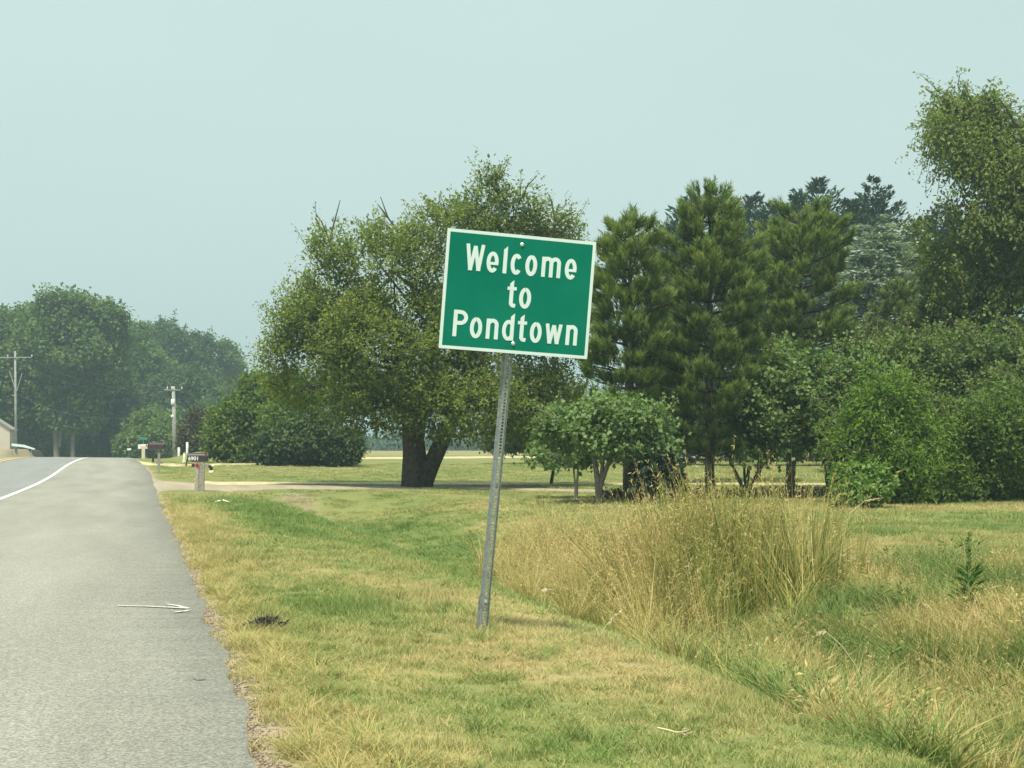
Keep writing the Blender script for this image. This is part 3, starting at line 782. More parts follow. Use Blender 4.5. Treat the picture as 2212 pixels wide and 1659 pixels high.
# ---------------------------------------------------------------- foliage tools
yaw = R(14.13)
RX = np.array([math.cos(yaw), -math.sin(yaw), 0]); FX = np.array([math.sin(yaw), math.cos(yaw), 0]); UZ = np.array([0, 0, 1.])
def unit(a): return a / np.maximum(np.linalg.norm(a, axis=-1, keepdims=True), 1e-9)
def rdir(n): return unit(rng.normal(size=(n, 3)))
QF = np.array([[0, 1, 2, 3]])
def leafquads(C, d, nrm, L, W):
    d = unit(d); s = unit(np.cross(d, nrm)); n2 = np.cross(s, d)
    L = np.broadcast_to(L, (len(C),))[:, None]; W = np.broadcast_to(W, (len(C),))[:, None]
    mid = C + d * L * .45
    V = np.stack([C, mid + s * W * .5 + n2 * W * .18, C + d * L - n2 * L * .08, mid - s * W * .5 + n2 * W * .18], 1)
    return V.reshape(-1, 3)
def qfaces(n): return (np.arange(n)[:, None] * 4 + QF)
def crown_samples(blobs, n, shell=.45, lump=.22, lf=1.0, thr=.0, seed=0):
    """blobs: (centre, rx, rdepth, rz) -> points and outward directions on the lumpy shells"""
    wgt = np.array([b[1] * b[3] + b[2] * b[3] + b[1] * b[2] for b in blobs]); wgt = wgt / wgt.sum()
    k = rng.choice(len(blobs), n, p=wgt)
    c = np.array([b[0] for b in blobs], float)[k]; rr = np.array([[b[1], b[2], b[3]] for b in blobs])[k]
    u = rdir(n)
    q = shell + (1 - shell) * rng.random(n) ** .6
    lum = 1 + lump * 2 * (vnoise3(u * 2.3 + k[:, None] * 5.1, seed) - .5) + lump * (vnoise3(u * 6 + k[:, None] * 3.3, seed + 5) - .5)
    off = (u * rr * (q * lum)[:, None])
    p = c + off[:, :1] * RX + off[:, 1:2] * FX + off[:, 2:] * UZ
    o = unit((u / rr)[:, :1] * RX + (u / rr)[:, 1:2] * FX + (u / rr)[:, 2:] * UZ)
    # drop points buried deep in another blob, and thin out by clump noise
    deep = np.zeros(n, bool)
    for b in blobs:
        dlt = p - np.array(b[0]); e = (dlt @ RX / b[1]) ** 2 + (dlt @ FX / b[2]) ** 2 + (dlt[:, 2] / b[3]) ** 2
        deep |= e < .22
    keep = (~deep | (rng.random(n) < .25)) & (vnoise3(p * lf, seed + 9) > thr)
    return p[keep], o[keep]
def limb_curve(a, b, sag=.15, n=5):
    a = Vector(a); b = Vector(b); L = (b - a).length; pts = []
    j = Vector(rng.normal(size=3)) * L * .05
    for k in range(n + 1):
        t = k / n; p = a.lerp(b, t) + j * math.sin(math.pi * t); p.z += sag * L * math.sin(math.pi * t) * .5; pts.append(p)
    return pts
def blob_px(spec, D, dj=.0, rd=1.0):
    out = []
    for i, s in enumerate(spec):
        px, py, rx, rz = s[:4]; dd = s[4] if len(s) > 4 else (rng.random() - .5) * dj
        d = D + dd; c = P(px, py, d); k = d / FPX
        out.append((np.array(c), rx * k, max(rx, rz) * k * rd, rz * k))
    return out
def broad(name, label, cat, spec, D, base, nspr, kl, leaf, mat, trunk=None, twidth=.3, bark=None, group=None, up=.25, droop=0., spr=.35,
          thr=.30, lf=1.0, lump=.22, dj=1.5, rd=1.0, twigs=60, lnarrow=.55, shell=.45, stems=None, fork=.5, limbs=True, kind=None, tintlo=0., jit=.5, shoots=0, slen=3.0):
    g = G(*base) if base[1] is not None else None
    if trunk == 'at': pass
    bx = P(base[0], base[1], D); gz = onground(bx.x, bx.y)
    root = thing(name, label, cat, gz, 0, group)
    if kind: root['kind'] = kind
    o3 = np.array(gz)
    bl = blob_px(spec, D, dj, rd)
    p, o = crown_samples(bl, nspr, shell, lump, lf, thr, seed=len(label))
    n = len(p)
    # sprigs: short leafy twigs
    sd_ = unit(o * .8 + rdir(n) * .55 + UZ * up - UZ * droop)
    tw = rng.random(n)
    cl = vnoise3(p * .8, 77)
    t = (np.arange(kl) + .5) / kl
    C = p[:, None, :] + sd_[:, None, :] * (t[None, :, None] - .3) * spr + rng.normal(size=(n, kl, 3)) * spr * .22
    if droop: C[..., 2] -= (t[None, :] ** 2) * spr * droop
    C = C.reshape(-1, 3); N = len(C)
    d = unit(np.repeat(sd_, kl, 0) * .5 + rdir(N) * .9 - UZ * (.15 + droop * .5))
    nr = unit(np.repeat(o, kl, 0) * .5 + UZ * .9 + rdir(N) * jit)
    L = leaf * (.65 + .7 * rng.random(N)); tint = np.clip(tintlo + .38 * rng.random(N) + .25 * np.repeat(tw, kl) + .5 * (np.repeat(cl, kl) - .25), 0, 1)
    shp = []
    if shoots and n:
        e = np.min([((p - np.array(b[0])) @ RX / b[1]) ** 2 + ((p - np.array(b[0])) @ FX / b[2]) ** 2 + ((p - np.array(b[0]))[:, 2] / b[3]) ** 2 for b in bl], 0)
        cand = np.where((e > .62) & (o[:, 2] > (-.25 if not droop else -.9)))[0]
        if len(cand) > 5:
            sel = rng.choice(cand, min(shoots, len(cand)), replace=False)
            Ls = spr * slen * (.35 + .75 * rng.random(len(sel)) ** 1.5); dS = unit(o[sel] * .9 + UZ * (.55 - droop * .9) + rdir(len(sel)) * .45)
            ks = 32; ts = (np.arange(ks) + .5) / ks; cur = rng.normal(size=(len(sel), 3)) * .18 - UZ * droop * .6
            C2 = p[sel][:, None, :] + dS[:, None, :] * (ts[None, :, None] * Ls[:, None, None]) + cur[:, None, :] * ((ts ** 2)[None, :, None] * Ls[:, None, None]) + rng.normal(size=(len(sel), ks, 3)) * leaf * (.35 + .45 * (1 - ts))[None, :, None]
            C2 = C2.reshape(-1, 3); n2_ = len(C2)
            d2 = unit(np.repeat(dS, ks, 0) * .6 + rdir(n2_) * .9)
            C = np.concatenate([C, C2]); d = np.concatenate([d, d2]); nr = np.concatenate([nr, unit(UZ + rdir(n2_) * .8)])
            L = np.concatenate([L, leaf * (.5 + .5 * rng.random(n2_))]); tint = np.concatenate([tint, np.clip(.35 + .6 * rng.random(n2_), 0, 1)])
            shp = [(p[sel][i], dS[i], cur[i], Ls[i]) for i in range(len(sel))]
    zfloor = float(gz.z) + .02
    ok = C[:, 2] > zfloor
    C, d, nr, L, tint = C[ok], d[ok], nr[ok], L[ok], tint[ok]; N = len(C)
    V = leafquads(C, d, nr, L, L * lnarrow) - o3
    mesh_np('crown' if cat == 'tree' else 'leaves', V, qfaces(N), mat, root, attrs={'tint': ('FACE', tint)})
    bark = bark or M_bark
    mb = MB(); m2 = MB()
    topb = max(bl, key=lambda b: b[0][2])
    stems = stems or [None]
    if limbs:
        cen = np.mean([b[0] for b in bl], 0)
        for st in stems:
            if st is None:
                fk = np.array([cen[0] * .35 + gz.x * .65, cen[1] * .35 + gz.y * .65, gz.z + (cen[2] - gz.z) * fork])
                pts = [gz - Vector((0, 0, .3)), gz + Vector((0, 0, .05)), Vector(np.array(gz) * .6 + fk * .4), Vector(fk)]
                rad = [twidth * .62, twidth * .55, twidth * .44, twidth * .38]
            else:
                fk = np.array(P(st[0], st[1], D)); b0 = Vector(P(st[2], st[3], D)) if len(st) > 3 else gz
                pts = [b0 - Vector((0, 0, .35)), b0, b0.lerp(Vector(fk), .5) + Vector((rng.normal() * .05, 0, 0)), Vector(fk)]
                wq = st[4] if len(st) > 4 else twidth
                rad = [wq * .6, wq * .5, wq * .42, wq * .32]
            mb.tube([q - gz for q in pts], rad, 10, cap=False)
            near = sorted(bl, key=lambda b: np.linalg.norm(b[0] - fk))[: max(3, len(bl) // len(stems) + 1)]
            for b in near:
                L_ = np.linalg.norm(b[0] - fk)
                mb.tube([q - gz for q in limb_curve(fk, b[0], .12)], list(np.linspace(rad[-1] * .7, twidth * .07, 6)), 6, cap=False)
        if n and twigs:
            for i in rng.choice(n, min(twigs, n), replace=False):
                b = min(bl, key=lambda b: np.linalg.norm(b[0] - p[i]))
                m2.tube([q - gz for q in limb_curve(b[0], p[i], .1, 3)], [twidth * .08 + .01, twidth * .05 + .008, .012, .006], 4, cap=False)
        for (a_, d_, c_, l_) in shp[:260]:
            m2.tube([Vector(a_ + d_ * l_ * t_ + c_ * l_ * t_ * t_ - o3) for t_ in (0, .5, 1)], [twidth * .04 + .010, .014, .006], 3, cap=False)
        mb.build('trunk' if cat == 'tree' else 'stems', bark, root, smooth=True)
        if m2.v: tag(m2.build('twigs', bark, root), kind='stuff')
    return root, gz

# ---------------------------------------------------------------- the great tree
M_big = leafmat('great_tree_leaves', (.045, .085, .016), (.26, .32, .065), .46, (.42, .38, .22))  # pale accent puts a sky-lit look into scattered leaf colours
BT = [(682, 745, 100, 96, 0), (652, 690, 56, 56, -1), (745, 640, 90, 90, 1), (720, 545, 40, 54, -1), (740, 590, 60, 60, 0), (850, 590, 100, 95, -1), (860, 510, 60, 46, 1), (800, 545, 60, 50, 0), (990, 540, 90, 90, 0), (960, 490, 50, 40, 0), (1045, 455, 44, 50, 0), (1060, 400, 22, 26, 0), (1110, 470, 50, 44, 0), (1120, 540, 90, 70, 1.5),
      (1205, 500, 36, 46, 1), (1170, 560, 60, 50, 1), (860, 760, 170, 130, -1), (1030, 760, 170, 150, 0), (1190, 720, 100, 140, 1), (690, 835, 118, 52, 1), (820, 875, 120, 58, -1.5), (1000, 885, 130, 68, -2), (1150, 890, 110, 66, 0), (1110, 650, 120, 110, 2), (930, 660, 130, 110, 2), (612, 780, 40, 46, 0), (1240, 600, 40, 60, 1)]
bt_base = G(905, 1053); Dbt = depth(bt_base)
root, gz = broad('tree', 'broad spreading old tree with thick dark split trunk behind the welcome sign', 'tree', BT, Dbt, (905, 1053), 15500, 9, .155, M_big, twidth=.3,
                 twigs=420, thr=.455, lf=.8, spr=.62, lump=.34, up=.35, shoots=900, slen=2.0, limbs=True, stems=[(860, 800, 890, 1000, .34), (1010, 800, 930, 990, .32), (940, 720, 905, 980, .3)])
# thick fluted trunk that flares at the root and splits
M_oldbark = plain('old_fissured_bark', (.060, .046, .036), .95, 0, .5, 7, 1.0)
def fluted(rows, n=36, amp=.07, fr=7, seed=0):
    m = MB(); rings = []
    for (px, py, wd, dd) in rows:
        c = P(px, py, Dbt + dd) - gz; r = wd * Dbt / FPX / 2
        rings.append([Vector((c.x + r * (1 + amp * math.sin(fr * a + seed + py * .01) + amp * .7 * math.sin(13 * a + seed * 2 + py * .02)) * math.cos(a), c.y + r * (1 + amp * math.sin(fr * a + seed)) * math.sin(a), c.z)) for a in [2 * math.pi * k / n for k in range(n)]])
    m.add([q for r in rings for q in r], [])
    for i in range(len(rings) - 1):
        for k in range(n): a = i * n + k; b = i * n + (k + 1) % n; m.f.append((a, b, b + n, a + n))
    return m
f1 = fluted([(884, 830, 24, .3), (888, 870, 36, 0), (890, 910, 44, 0), (893, 950, 46, 0), (896, 985, 50, 0), (899, 1020, 58, 0), (900, 1046, 62, 0), (901, 1058, 70, 0), (901, 1072, 78, 0)], seed=1)
f2 = fluted([(1010, 830, 20, -.2), (993, 870, 27, -.2), (976, 905, 31, -.18), (960, 940, 34, -.15), (946, 972, 36, -.12), (931, 1005, 38, -.1), (920, 1030, 40, -.05), (913, 1046, 42, 0), (910, 1058, 48, 0), (909, 1072, 56, 0)], seed=4)
f1.add(f2.v, f2.f); f1.build('trunk_base', M_oldbark, root, smooth=True)
mb = MB()
for pts in (((745, 560), (712, 520), (694, 478), (683, 462)), ((712, 520), (722, 480), (735, 432)), ((706, 500), (690, 490), (680, 470)), ((860, 500), (838, 470), (822, 425)), ((838, 470), (815, 440)), ((1190, 500), (1215, 470), (1245, 455)), ((1120, 440), (1140, 400), (1160, 380)), ((1200, 480), (1190, 430), (1182, 415))):
    q = [P(x, y, Dbt) - gz for x, y in pts]; mb = MB(); mb.tube(q, list(np.linspace(.05, .015, len(q))), 4, cap=False); mb.build('bare_twig', M_bark, root)


# ---------------------------------------------------------------- pines
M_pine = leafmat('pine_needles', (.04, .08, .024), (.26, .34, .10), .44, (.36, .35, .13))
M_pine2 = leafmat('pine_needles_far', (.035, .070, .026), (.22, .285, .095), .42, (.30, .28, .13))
def pine(label, base, D, top, hw, bottom, twid=.26, ntuft=1500, mat=None, needles=24, tl=.30, lean=0, group='tall pines behind the ditch'):
    bx = P(base[0], base[1], D); gz = onground(bx.x, bx.y); k = D / FPX
    ntuft = int(ntuft * 1.6); tl = tl * 1.08
    root = thing('pine_tree', label, 'tree', gz, 0, group); o3 = np.array(gz)
    tp = P(top[0], top[1], D); H = tp.z - gz.z; zb = P(base[0], bottom, D).z - gz.z
    def axis_at(z): t = z / H; return np.array([(tp.x - gz.x) * t, (tp.y - gz.y) * t, z])
    ys = [h[0] for h in hw][::-1]; ws = [h[1] * k for h in hw][::-1]
    zs = [P(top[0], y, D).z - gz.z for y in ys]
    mb = MB(); mb.tube([axis_at(-.4), axis_at(0), axis_at(H * .3), axis_at(H * .7), axis_at(H * .98)], [twid * .62, twid * .52, twid * .42, twid * .2, .02], 10, cap=False)
    C = []; Dd = []
    z = zb; nb = 0
    levels = []
    while z < H - .35:
        levels.append(z); z += .34 + .22 * rng.random()
    wl = np.array([np.interp(z, zs, ws) + .15 for z in levels]); alloc = wl ** 1.35 / (wl ** 1.35).sum() * ntuft
    for z, w_, al in zip(levels, wl, alloc):
        m = int(5 + 3 * rng.random()); a0 = rng.random() * 6.28
        for j in range(m):
            a = a0 + j * 2 * math.pi / m + rng.normal() * .25; Lb = w_ * (.58 + .60 * rng.random())
            d = np.array([math.cos(a), math.sin(a), 0]); c0 = axis_at(z)
            rise = .35 + .5 * (z - zb) / (H - zb) + rng.normal() * .1
            pts = [c0 + d * Lb * t + UZ * Lb * (rise * (t ** 1.6) * .55 - .05 * t) for t in (0, .35, .7, 1)]
            mb.tube([Vector(q) for q in pts], [twid * .12 + .012, .03, .02, .01], 4, cap=False)
            nt_ = max(2, int(al / m))
            for q in range(nt_):
                t = .34 + .66 * rng.random() ** .5
                side = rng.normal() * .22 * Lb * (1.15 - t) + rng.normal() * .12
                c = c0 + d * Lb * t + UZ * (Lb * (rise * (t ** 1.6) * .55 - .05 * t) + abs(rng.normal()) * .10) + np.array([-d[1], d[0], 0]) * side
                C.append(c); Dd.append(d * (.55 + .3 * t) + np.array([-d[1], d[0], 0]) * np.sign(side) * .35 + UZ * (1.25 + .6 * rng.random()))
    for q in range(26):                                            # leader candles
        C.append(axis_at(H - 1.3 * rng.random() ** 1.2 - .15) + rng.normal(size=3) * .08); Dd.append(UZ + rng.normal(size=3) * .32)
    C = np.array(C); Dd = unit(np.array(Dd)); n = len(C)
    # each tuft is a bottle brush of needles along its shoot
    t = rng.random((n, needles)); ax = Dd[:, None, :]
    u = unit(np.cross(Dd, rdir(n)))[:, None, :]; v = np.cross(Dd, u[:, 0])[:, None, :]
    ph = rng.random((n, needles)) * 6.283
    rad = u * np.cos(ph)[..., None] + v * np.sin(ph)[..., None]
    b = C[:, None, :] + ax * (t * tl)[..., None]
    nd = unit(ax * (.75 + .7 * t[..., None]) + rad * .8)
    Ln = (.13 + .09 * rng.random((n, needles))) * (tl / .3); Wn = .034 * D / 50
    sd2 = unit(np.cross(nd.reshape(-1, 3), rdir(n * needles)))
    b = b.reshape(-1, 3); nd = nd.reshape(-1, 3); Ln = Ln.reshape(-1, 1)
    V = np.stack([b - sd2 * Wn / 2, b + sd2 * Wn / 2, b + nd * Ln], 1).reshape(-1, 3)
    F = np.arange(len(V)).reshape(-1, 3)
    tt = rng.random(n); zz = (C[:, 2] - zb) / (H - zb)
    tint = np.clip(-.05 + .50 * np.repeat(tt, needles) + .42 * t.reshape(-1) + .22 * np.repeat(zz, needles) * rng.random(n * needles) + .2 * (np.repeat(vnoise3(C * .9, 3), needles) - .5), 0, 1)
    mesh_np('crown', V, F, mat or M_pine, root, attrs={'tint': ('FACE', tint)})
    mb.build('trunk', M_bark, root, smooth=True)
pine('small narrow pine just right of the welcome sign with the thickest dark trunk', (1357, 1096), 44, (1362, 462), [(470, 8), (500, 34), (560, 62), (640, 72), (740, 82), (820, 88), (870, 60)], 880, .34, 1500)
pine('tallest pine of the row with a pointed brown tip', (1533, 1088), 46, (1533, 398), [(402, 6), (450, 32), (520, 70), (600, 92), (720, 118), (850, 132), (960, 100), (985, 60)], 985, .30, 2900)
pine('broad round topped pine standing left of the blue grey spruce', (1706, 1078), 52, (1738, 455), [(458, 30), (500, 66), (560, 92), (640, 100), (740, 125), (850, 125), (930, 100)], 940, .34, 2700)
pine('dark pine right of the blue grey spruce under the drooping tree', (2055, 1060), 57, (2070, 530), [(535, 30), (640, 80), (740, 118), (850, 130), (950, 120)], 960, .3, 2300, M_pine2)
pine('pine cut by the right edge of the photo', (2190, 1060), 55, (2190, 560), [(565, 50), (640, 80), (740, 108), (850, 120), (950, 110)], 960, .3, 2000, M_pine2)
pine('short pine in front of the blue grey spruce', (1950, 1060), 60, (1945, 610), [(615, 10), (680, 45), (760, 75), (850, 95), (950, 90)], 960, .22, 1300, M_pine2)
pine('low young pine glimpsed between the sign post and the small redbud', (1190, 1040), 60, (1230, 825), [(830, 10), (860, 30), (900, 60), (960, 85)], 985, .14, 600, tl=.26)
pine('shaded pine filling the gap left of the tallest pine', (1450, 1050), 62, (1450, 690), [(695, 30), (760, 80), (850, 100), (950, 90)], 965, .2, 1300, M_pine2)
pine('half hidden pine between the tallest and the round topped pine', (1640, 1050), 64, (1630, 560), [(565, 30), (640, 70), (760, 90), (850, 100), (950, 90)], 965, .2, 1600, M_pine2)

# ---------------------------------------------------------------- layered conifers
def conifer(name, label, base, D, top, hw, bottom, mat, nbr=380, per=26, rise=.6, droop=0, leafL=.5, leafW=.12, twid=.3, group=None, gap=.0, tipup=.4, ragged=.3):
    bx = P(base[0], base[1], D); gz = onground(bx.x, bx.y); k = D / FPX
    root = thing(name, label, 'tree', gz, 0, group)
    tp = P(top[0], top[1], D); H = tp.z - gz.z; zb = max(P(base[0], bottom, D).z - gz.z, .1)
    ys = [h[0] for h in hw][::-1]; ws = [h[1] * k for h in hw][::-1]; zs = [P(top[0], y, D).z - gz.z for y in ys]
    def ax(z): t = z / H; return np.stack([(tp.x - gz.x) * t, (tp.y - gz.y) * t, z], -1)
    mb = MB(); mb.tube([Vector(ax(np.array(-.4))), Vector(ax(np.array(0.))), Vector(ax(np.array(H * .6))), Vector(ax(np.array(H * .96)))], [twid * .6, twid * .5, twid * .28, .02], 8, cap=False)
    u = rng.random(nbr); z = zb + (H - zb - .15) * (1 - (1 - u) ** .75) if False else zb + (H - .2 - zb) * u
    w_ = np.interp(z, zs, ws); keep = rng.random(nbr) < (.25 + .75 * w_ / w_.max()); z = z[keep]; w_ = w_[keep]; nb = len(z)
    if gap: z = np.round(z / gap) * gap + rng.normal(size=nb) * gap * .13
    a = rng.random(nb) * 6.283; Lb = w_ * (1 - ragged + ragged * 1.6 * rng.random(nb)) + .1
    d = np.stack([np.cos(a), np.sin(a), 0 * a], -1); sdv = np.stack([-np.sin(a), np.cos(a), 0 * a], -1)
    t = .12 + .88 * rng.random((nb, per)) ** .75
    c = ax(z)[:, None, :] + d[:, None, :] * (Lb[:, None] * t)[..., None]
    c[..., 2] += Lb[:, None] * (rise * t - droop * t * (1 - .6 * t) * 1.0 + tipup * t ** 3 * .4)
    lat = rng.normal(size=(nb, per)) * (Lb[:, None] * .26 * (1.1 - t) + .06)
    c = c + sdv[:, None, :] * lat[..., None]; c[..., 2] += rng.normal(size=(nb, per)) * .05 - np.abs(lat) * .15
    dr = d[:, None, :] * 1.0 + sdv[:, None, :] * np.sign(lat)[..., None] * .6 + UZ * (rise * .9 + tipup * t[..., None] - droop * .5) + rng.normal(size=(nb, per, 3)) * .22
    C = c.reshape(-1, 3); dr = dr.reshape(-1, 3); N = len(C)
    L = leafL * (.6 + .7 * rng.random(N)) * (.6 + .4 * np.repeat(np.minimum(Lb / Lb.mean(), 1), per))
    V = leafquads(C, dr, unit(UZ + rng.normal(size=(N, 3)) * .45), L, L * leafW / leafL * (.8 + .5 * rng.random(N)))
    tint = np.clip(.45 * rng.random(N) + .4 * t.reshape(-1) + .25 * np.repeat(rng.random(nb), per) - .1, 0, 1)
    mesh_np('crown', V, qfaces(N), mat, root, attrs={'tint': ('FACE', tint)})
    mb.build('trunk', M_bark_d, root, smooth=True)
M_cyp = leafmat('dark_cypress_sprays', (.012, .034, .020), (.062, .112, .060), .2)
M_spr = leafmat('blue_grey_spruce', (.04, .068, .056), (.42, .51, .45), .2)
cyp = [((1440, 985), (1437, 492), 55), ((1492, 985), (1490, 425), 70), ((1638, 985), (1628, 415), 75), ((1655, 985), (1665, 440), 60), ((1725, 985), (1722, 412), 60), ((1772, 985), (1768, 386), 75),
       ((1842, 985), (1838, 428), 60), ((1887, 985), (1886, 383), 62), ((1983, 985), (1975, 468), 55), ((2030, 985), (2033, 440), 60), ((2120, 985), (2120, 470), 80)]
lab = ['low dark cypress tip left of the tallest pine', 'dark cypress top peeping out left beside the tallest pine', 'bushy dark cypress right of the tallest pine', 'shorter twin of the bushy cypress right of the tallest pine',
       'dark cypress tip just left of the tallest cypress', 'broad dark cypress with forked tips above the round topped pine', 'leaning dark cypress tip left of the blue grey spruce', 'pointed dark cypress rising right behind the blue grey spruce',
       'dark cypress tip between spruce and drooping tree', 'dark cypress hidden behind the left side of the drooping tree', 'dark cypress mostly hidden behind the tall drooping tree']
for i, (b, t, hwid) in enumerate(cyp):
    T = t[1]
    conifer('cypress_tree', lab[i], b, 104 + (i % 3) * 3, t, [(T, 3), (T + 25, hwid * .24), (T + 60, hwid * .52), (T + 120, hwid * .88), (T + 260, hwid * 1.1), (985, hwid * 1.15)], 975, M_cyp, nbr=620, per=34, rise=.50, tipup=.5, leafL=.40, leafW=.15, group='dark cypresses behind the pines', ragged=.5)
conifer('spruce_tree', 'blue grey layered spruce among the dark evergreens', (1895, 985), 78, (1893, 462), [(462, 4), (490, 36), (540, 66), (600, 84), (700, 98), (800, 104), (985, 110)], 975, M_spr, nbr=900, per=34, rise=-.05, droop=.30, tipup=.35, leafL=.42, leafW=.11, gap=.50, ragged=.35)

# ---------------------------------------------------------------- drooping tree at the right edge
M_birch = leafmat('drooping_tree_leaves', (.055, .095, .024), (.24, .30, .085), .45, (.33, .32, .19))
BI = [(2085, 250, 75, 50), (2050, 290, 55, 50), (2150, 260, 60, 45), (2180, 340, 80, 66), (2235, 320, 60, 70), (2130, 340, 60, 50), (2060, 330, 50, 40), (2180, 430, 80, 60), (2110, 430, 60, 40), (2040, 450, 55, 40), (2120, 520, 90, 70), (2210, 520, 100, 90), (2060, 560, 60, 80), (2180, 600, 60, 60), (2000, 470, 30, 25), (2280, 430, 90, 120), (2000, 192, 20, 8), (2045, 212, 26, 14), (2146, 200, 14, 24), (2080, 195, 22, 14)]
root, gz = broad('tree', 'tall drooping tree whose arching top fills the upper right corner', 'tree', BI, 53, (2262, 1060), 5200, 9, .17, M_birch, twidth=.34, twigs=140, thr=.52, lf=1.3, spr=.6, up=.0, droop=.8, lump=.45, shoots=420, slen=2.4, dj=2.5, stems=[(2245, 470, 2262, 1060, .26)])
mb = MB()
for pts in (((2240, 420), (2200, 385), (2160, 350), (2110, 330), (2060, 335)), ((2212, 395), (2160, 380), (2120, 385)), ((2060, 335), (2045, 350), (2030, 380), (2025, 420)), ((2090, 345), (2075, 370), (2060, 375)), ((2150, 350), (2120, 290), (2100, 240), (2085, 200)), ((2110, 270), (2060, 225), (2015, 200)), ((2150, 300), (2150, 230), (2145, 195)), ((2075, 360), (2072, 400), (2085, 430))):
    q = [P(x, y, 53) - gz for x, y in pts]; mb.tube(q, list(np.linspace(.045 if pts[0][0] > 2200 else .022, .010, len(q))), 5, cap=False)
mb.build('limb', M_bark, root)

# ---------------------------------------------------------------- small trees and shrubs in front of the pines
M_redbud = leafmat('redbud_leaves', (.075, .135, .042), (.23, .33, .125), .4, (.22, .17, .10))
M_redbud2 = leafmat('shrub_leaves_pods', (.065, .12, .034), (.22, .30, .095), .42, (.20, .15, .10))
M_bright = leafmat('bright_shrub_leaves', (.04, .095, .014), (.21, .33, .05), .44)
M_darksh = leafmat('dark_shrub_leaves', (.022, .052, .014), (.11, .165, .04), .3)
M_midsh = leafmat('mid_shrub_leaves', (.04, .088, .018), (.17, .26, .055), .42)
M_black = leafmat('blackish_leaves', (.008, .018, .008), (.020, .036, .014), .15)  # near-black leaf colour of the dark leaved bush
M_lime = leafmat('lime_shrub_leaves', (.085, .16, .035), (.24, .36, .085), .35)
broad('redbud_tree', 'small flat crowned redbud on a forked trunk right of the sign post', 'tree', [(1300, 925, 100, 34), (1215, 950, 56, 30), (1390, 930, 56, 36), (1310, 888, 60, 18), (1350, 905, 66, 26), (1180, 978, 36, 18), (1425, 965, 34, 18), (1245, 912, 50, 18), (1340, 960, 70, 22), (1150, 985, 18, 8)], 42, (1293, 1088), 1500, 8, .125, M_redbud, shoots=70, slen=1.6,
      twidth=.18, twigs=120, thr=0.38, lf=1.6, spr=0.45, lnarrow=.95, dj=.8, bark=M_bark_l, stems=[(1283, 985, 1294, 1085, .2), (1330, 970, 1296, 1050, .16), (1310, 950, 1300, 1020, .12)], shell=.3, up=.1, lump=.55, jit=.9)
broad('redbud_tree', 'thin pale stemmed sapling left of the forked redbud', 'tree', [(1215, 975, 55, 26), (1260, 985, 30, 18), (1185, 955, 35, 24)], 46, (1244, 1056), 500, 7, .15, M_redbud, twidth=.08, twigs=30, thr=.3, lf=1.6, spr=.3, lnarrow=.95, bark=plain('pale_stem', (.34, .33, .25), .9), stems=[(1236, 985, 1243, 1052, .07), (1255, 985, 1246, 1052, .08)], dj=.5)
broad('redbud_tree', 'wide multi stemmed redbud with V shaped black stems', 'tree', [(1700, 860, 110, 62), (1640, 905, 56, 44), (1780, 840, 100, 70), (1850, 850, 80, 66), (1690, 800, 66, 26), (1612, 955, 26, 16), (1760, 920, 90, 50), (1840, 910, 60, 50), (1650, 960, 60, 30)], 46, (1612, 1062), 3000, 8, .145, M_redbud, shoots=260, slen=2.1,
      twidth=.15, twigs=160, thr=0.38, lf=1.4, spr=0.51, lnarrow=.95, dj=1.2, bark=M_bark_d, shell=.3, up=.1, stems=[(1560, 958, 1606, 1056, .13), (1590, 950, 1610, 1045, .09), (1627, 930, 1612, 1056, .12), (1672, 955, 1616, 1056, .12)], lump=.55, jit=.9)
broad('redbud_tree', 'slim dark double trunk with shaded leaves left of the glossy shrub', 'tree', [(1800, 890, 60, 50), (1830, 930, 50, 40), (1780, 940, 44, 30)], 47, (1788, 1062), 900, 7, .18, M_redbud, twidth=.12, twigs=30, thr=.28, lf=1.4, spr=.34, lnarrow=.9, bark=M_bark_d, stems=[(1776, 925, 1788, 1058, .10), (1806, 930, 1790, 1058, .13)], dj=.6)
broad('tree', 'tangled shrubby tree with pinkish pods behind the bright shrub', 'tree', [(1940, 785, 90, 45), (2040, 775, 90, 50), (2120, 770, 80, 52), (1900, 850, 80, 60), (2010, 860, 110, 66), (2110, 860, 90, 70), (1830, 800, 60, 35), (1980, 960, 100, 70)], 52, (2000, 1085), 4400, 8, .14, M_redbud2, shoots=260, slen=2.1, twidth=.2, twigs=260, thr=0.36, lf=1.1, spr=0.60, lnarrow=.9, dj=1.5, bark=plain('pod_brown', (.17, .11, .08), .9), shell=.35, lump=.55, jit=.9)
broad('tree', 'second tangled shrubby tree running off the right edge', 'tree', [(2190, 800, 80, 60), (2230, 880, 100, 80), (2160, 880, 70, 60), (2280, 800, 80, 80)], 50, (2230, 1085), 2300, 8, .14, M_redbud2, shoots=260, slen=2.1, twidth=.2, twigs=120, thr=0.36, lf=1.1, spr=0.60, lnarrow=.9, dj=1.5, shell=.35, lump=.55, jit=.9)
broad('shrub', 'large glossy bright green shrub with hanging narrow leaves', 'shrub', [(1905, 885, 62, 60), (1880, 940, 70, 55), (1845, 985, 50, 52), (1930, 1000, 95, 80), (1985, 940, 62, 50), (2000, 1030, 75, 62), (1880, 1050, 70, 45), (1935, 845, 26, 24)], 42, (1940, 1092), 4300, 10, .17, M_bright, shoots=260, slen=2.1, twidth=.1, twigs=60, thr=0.32, lf=1.3, spr=0.54, lnarrow=.3, droop=.45, up=.1, dj=.8, lump=.55, jit=.9)
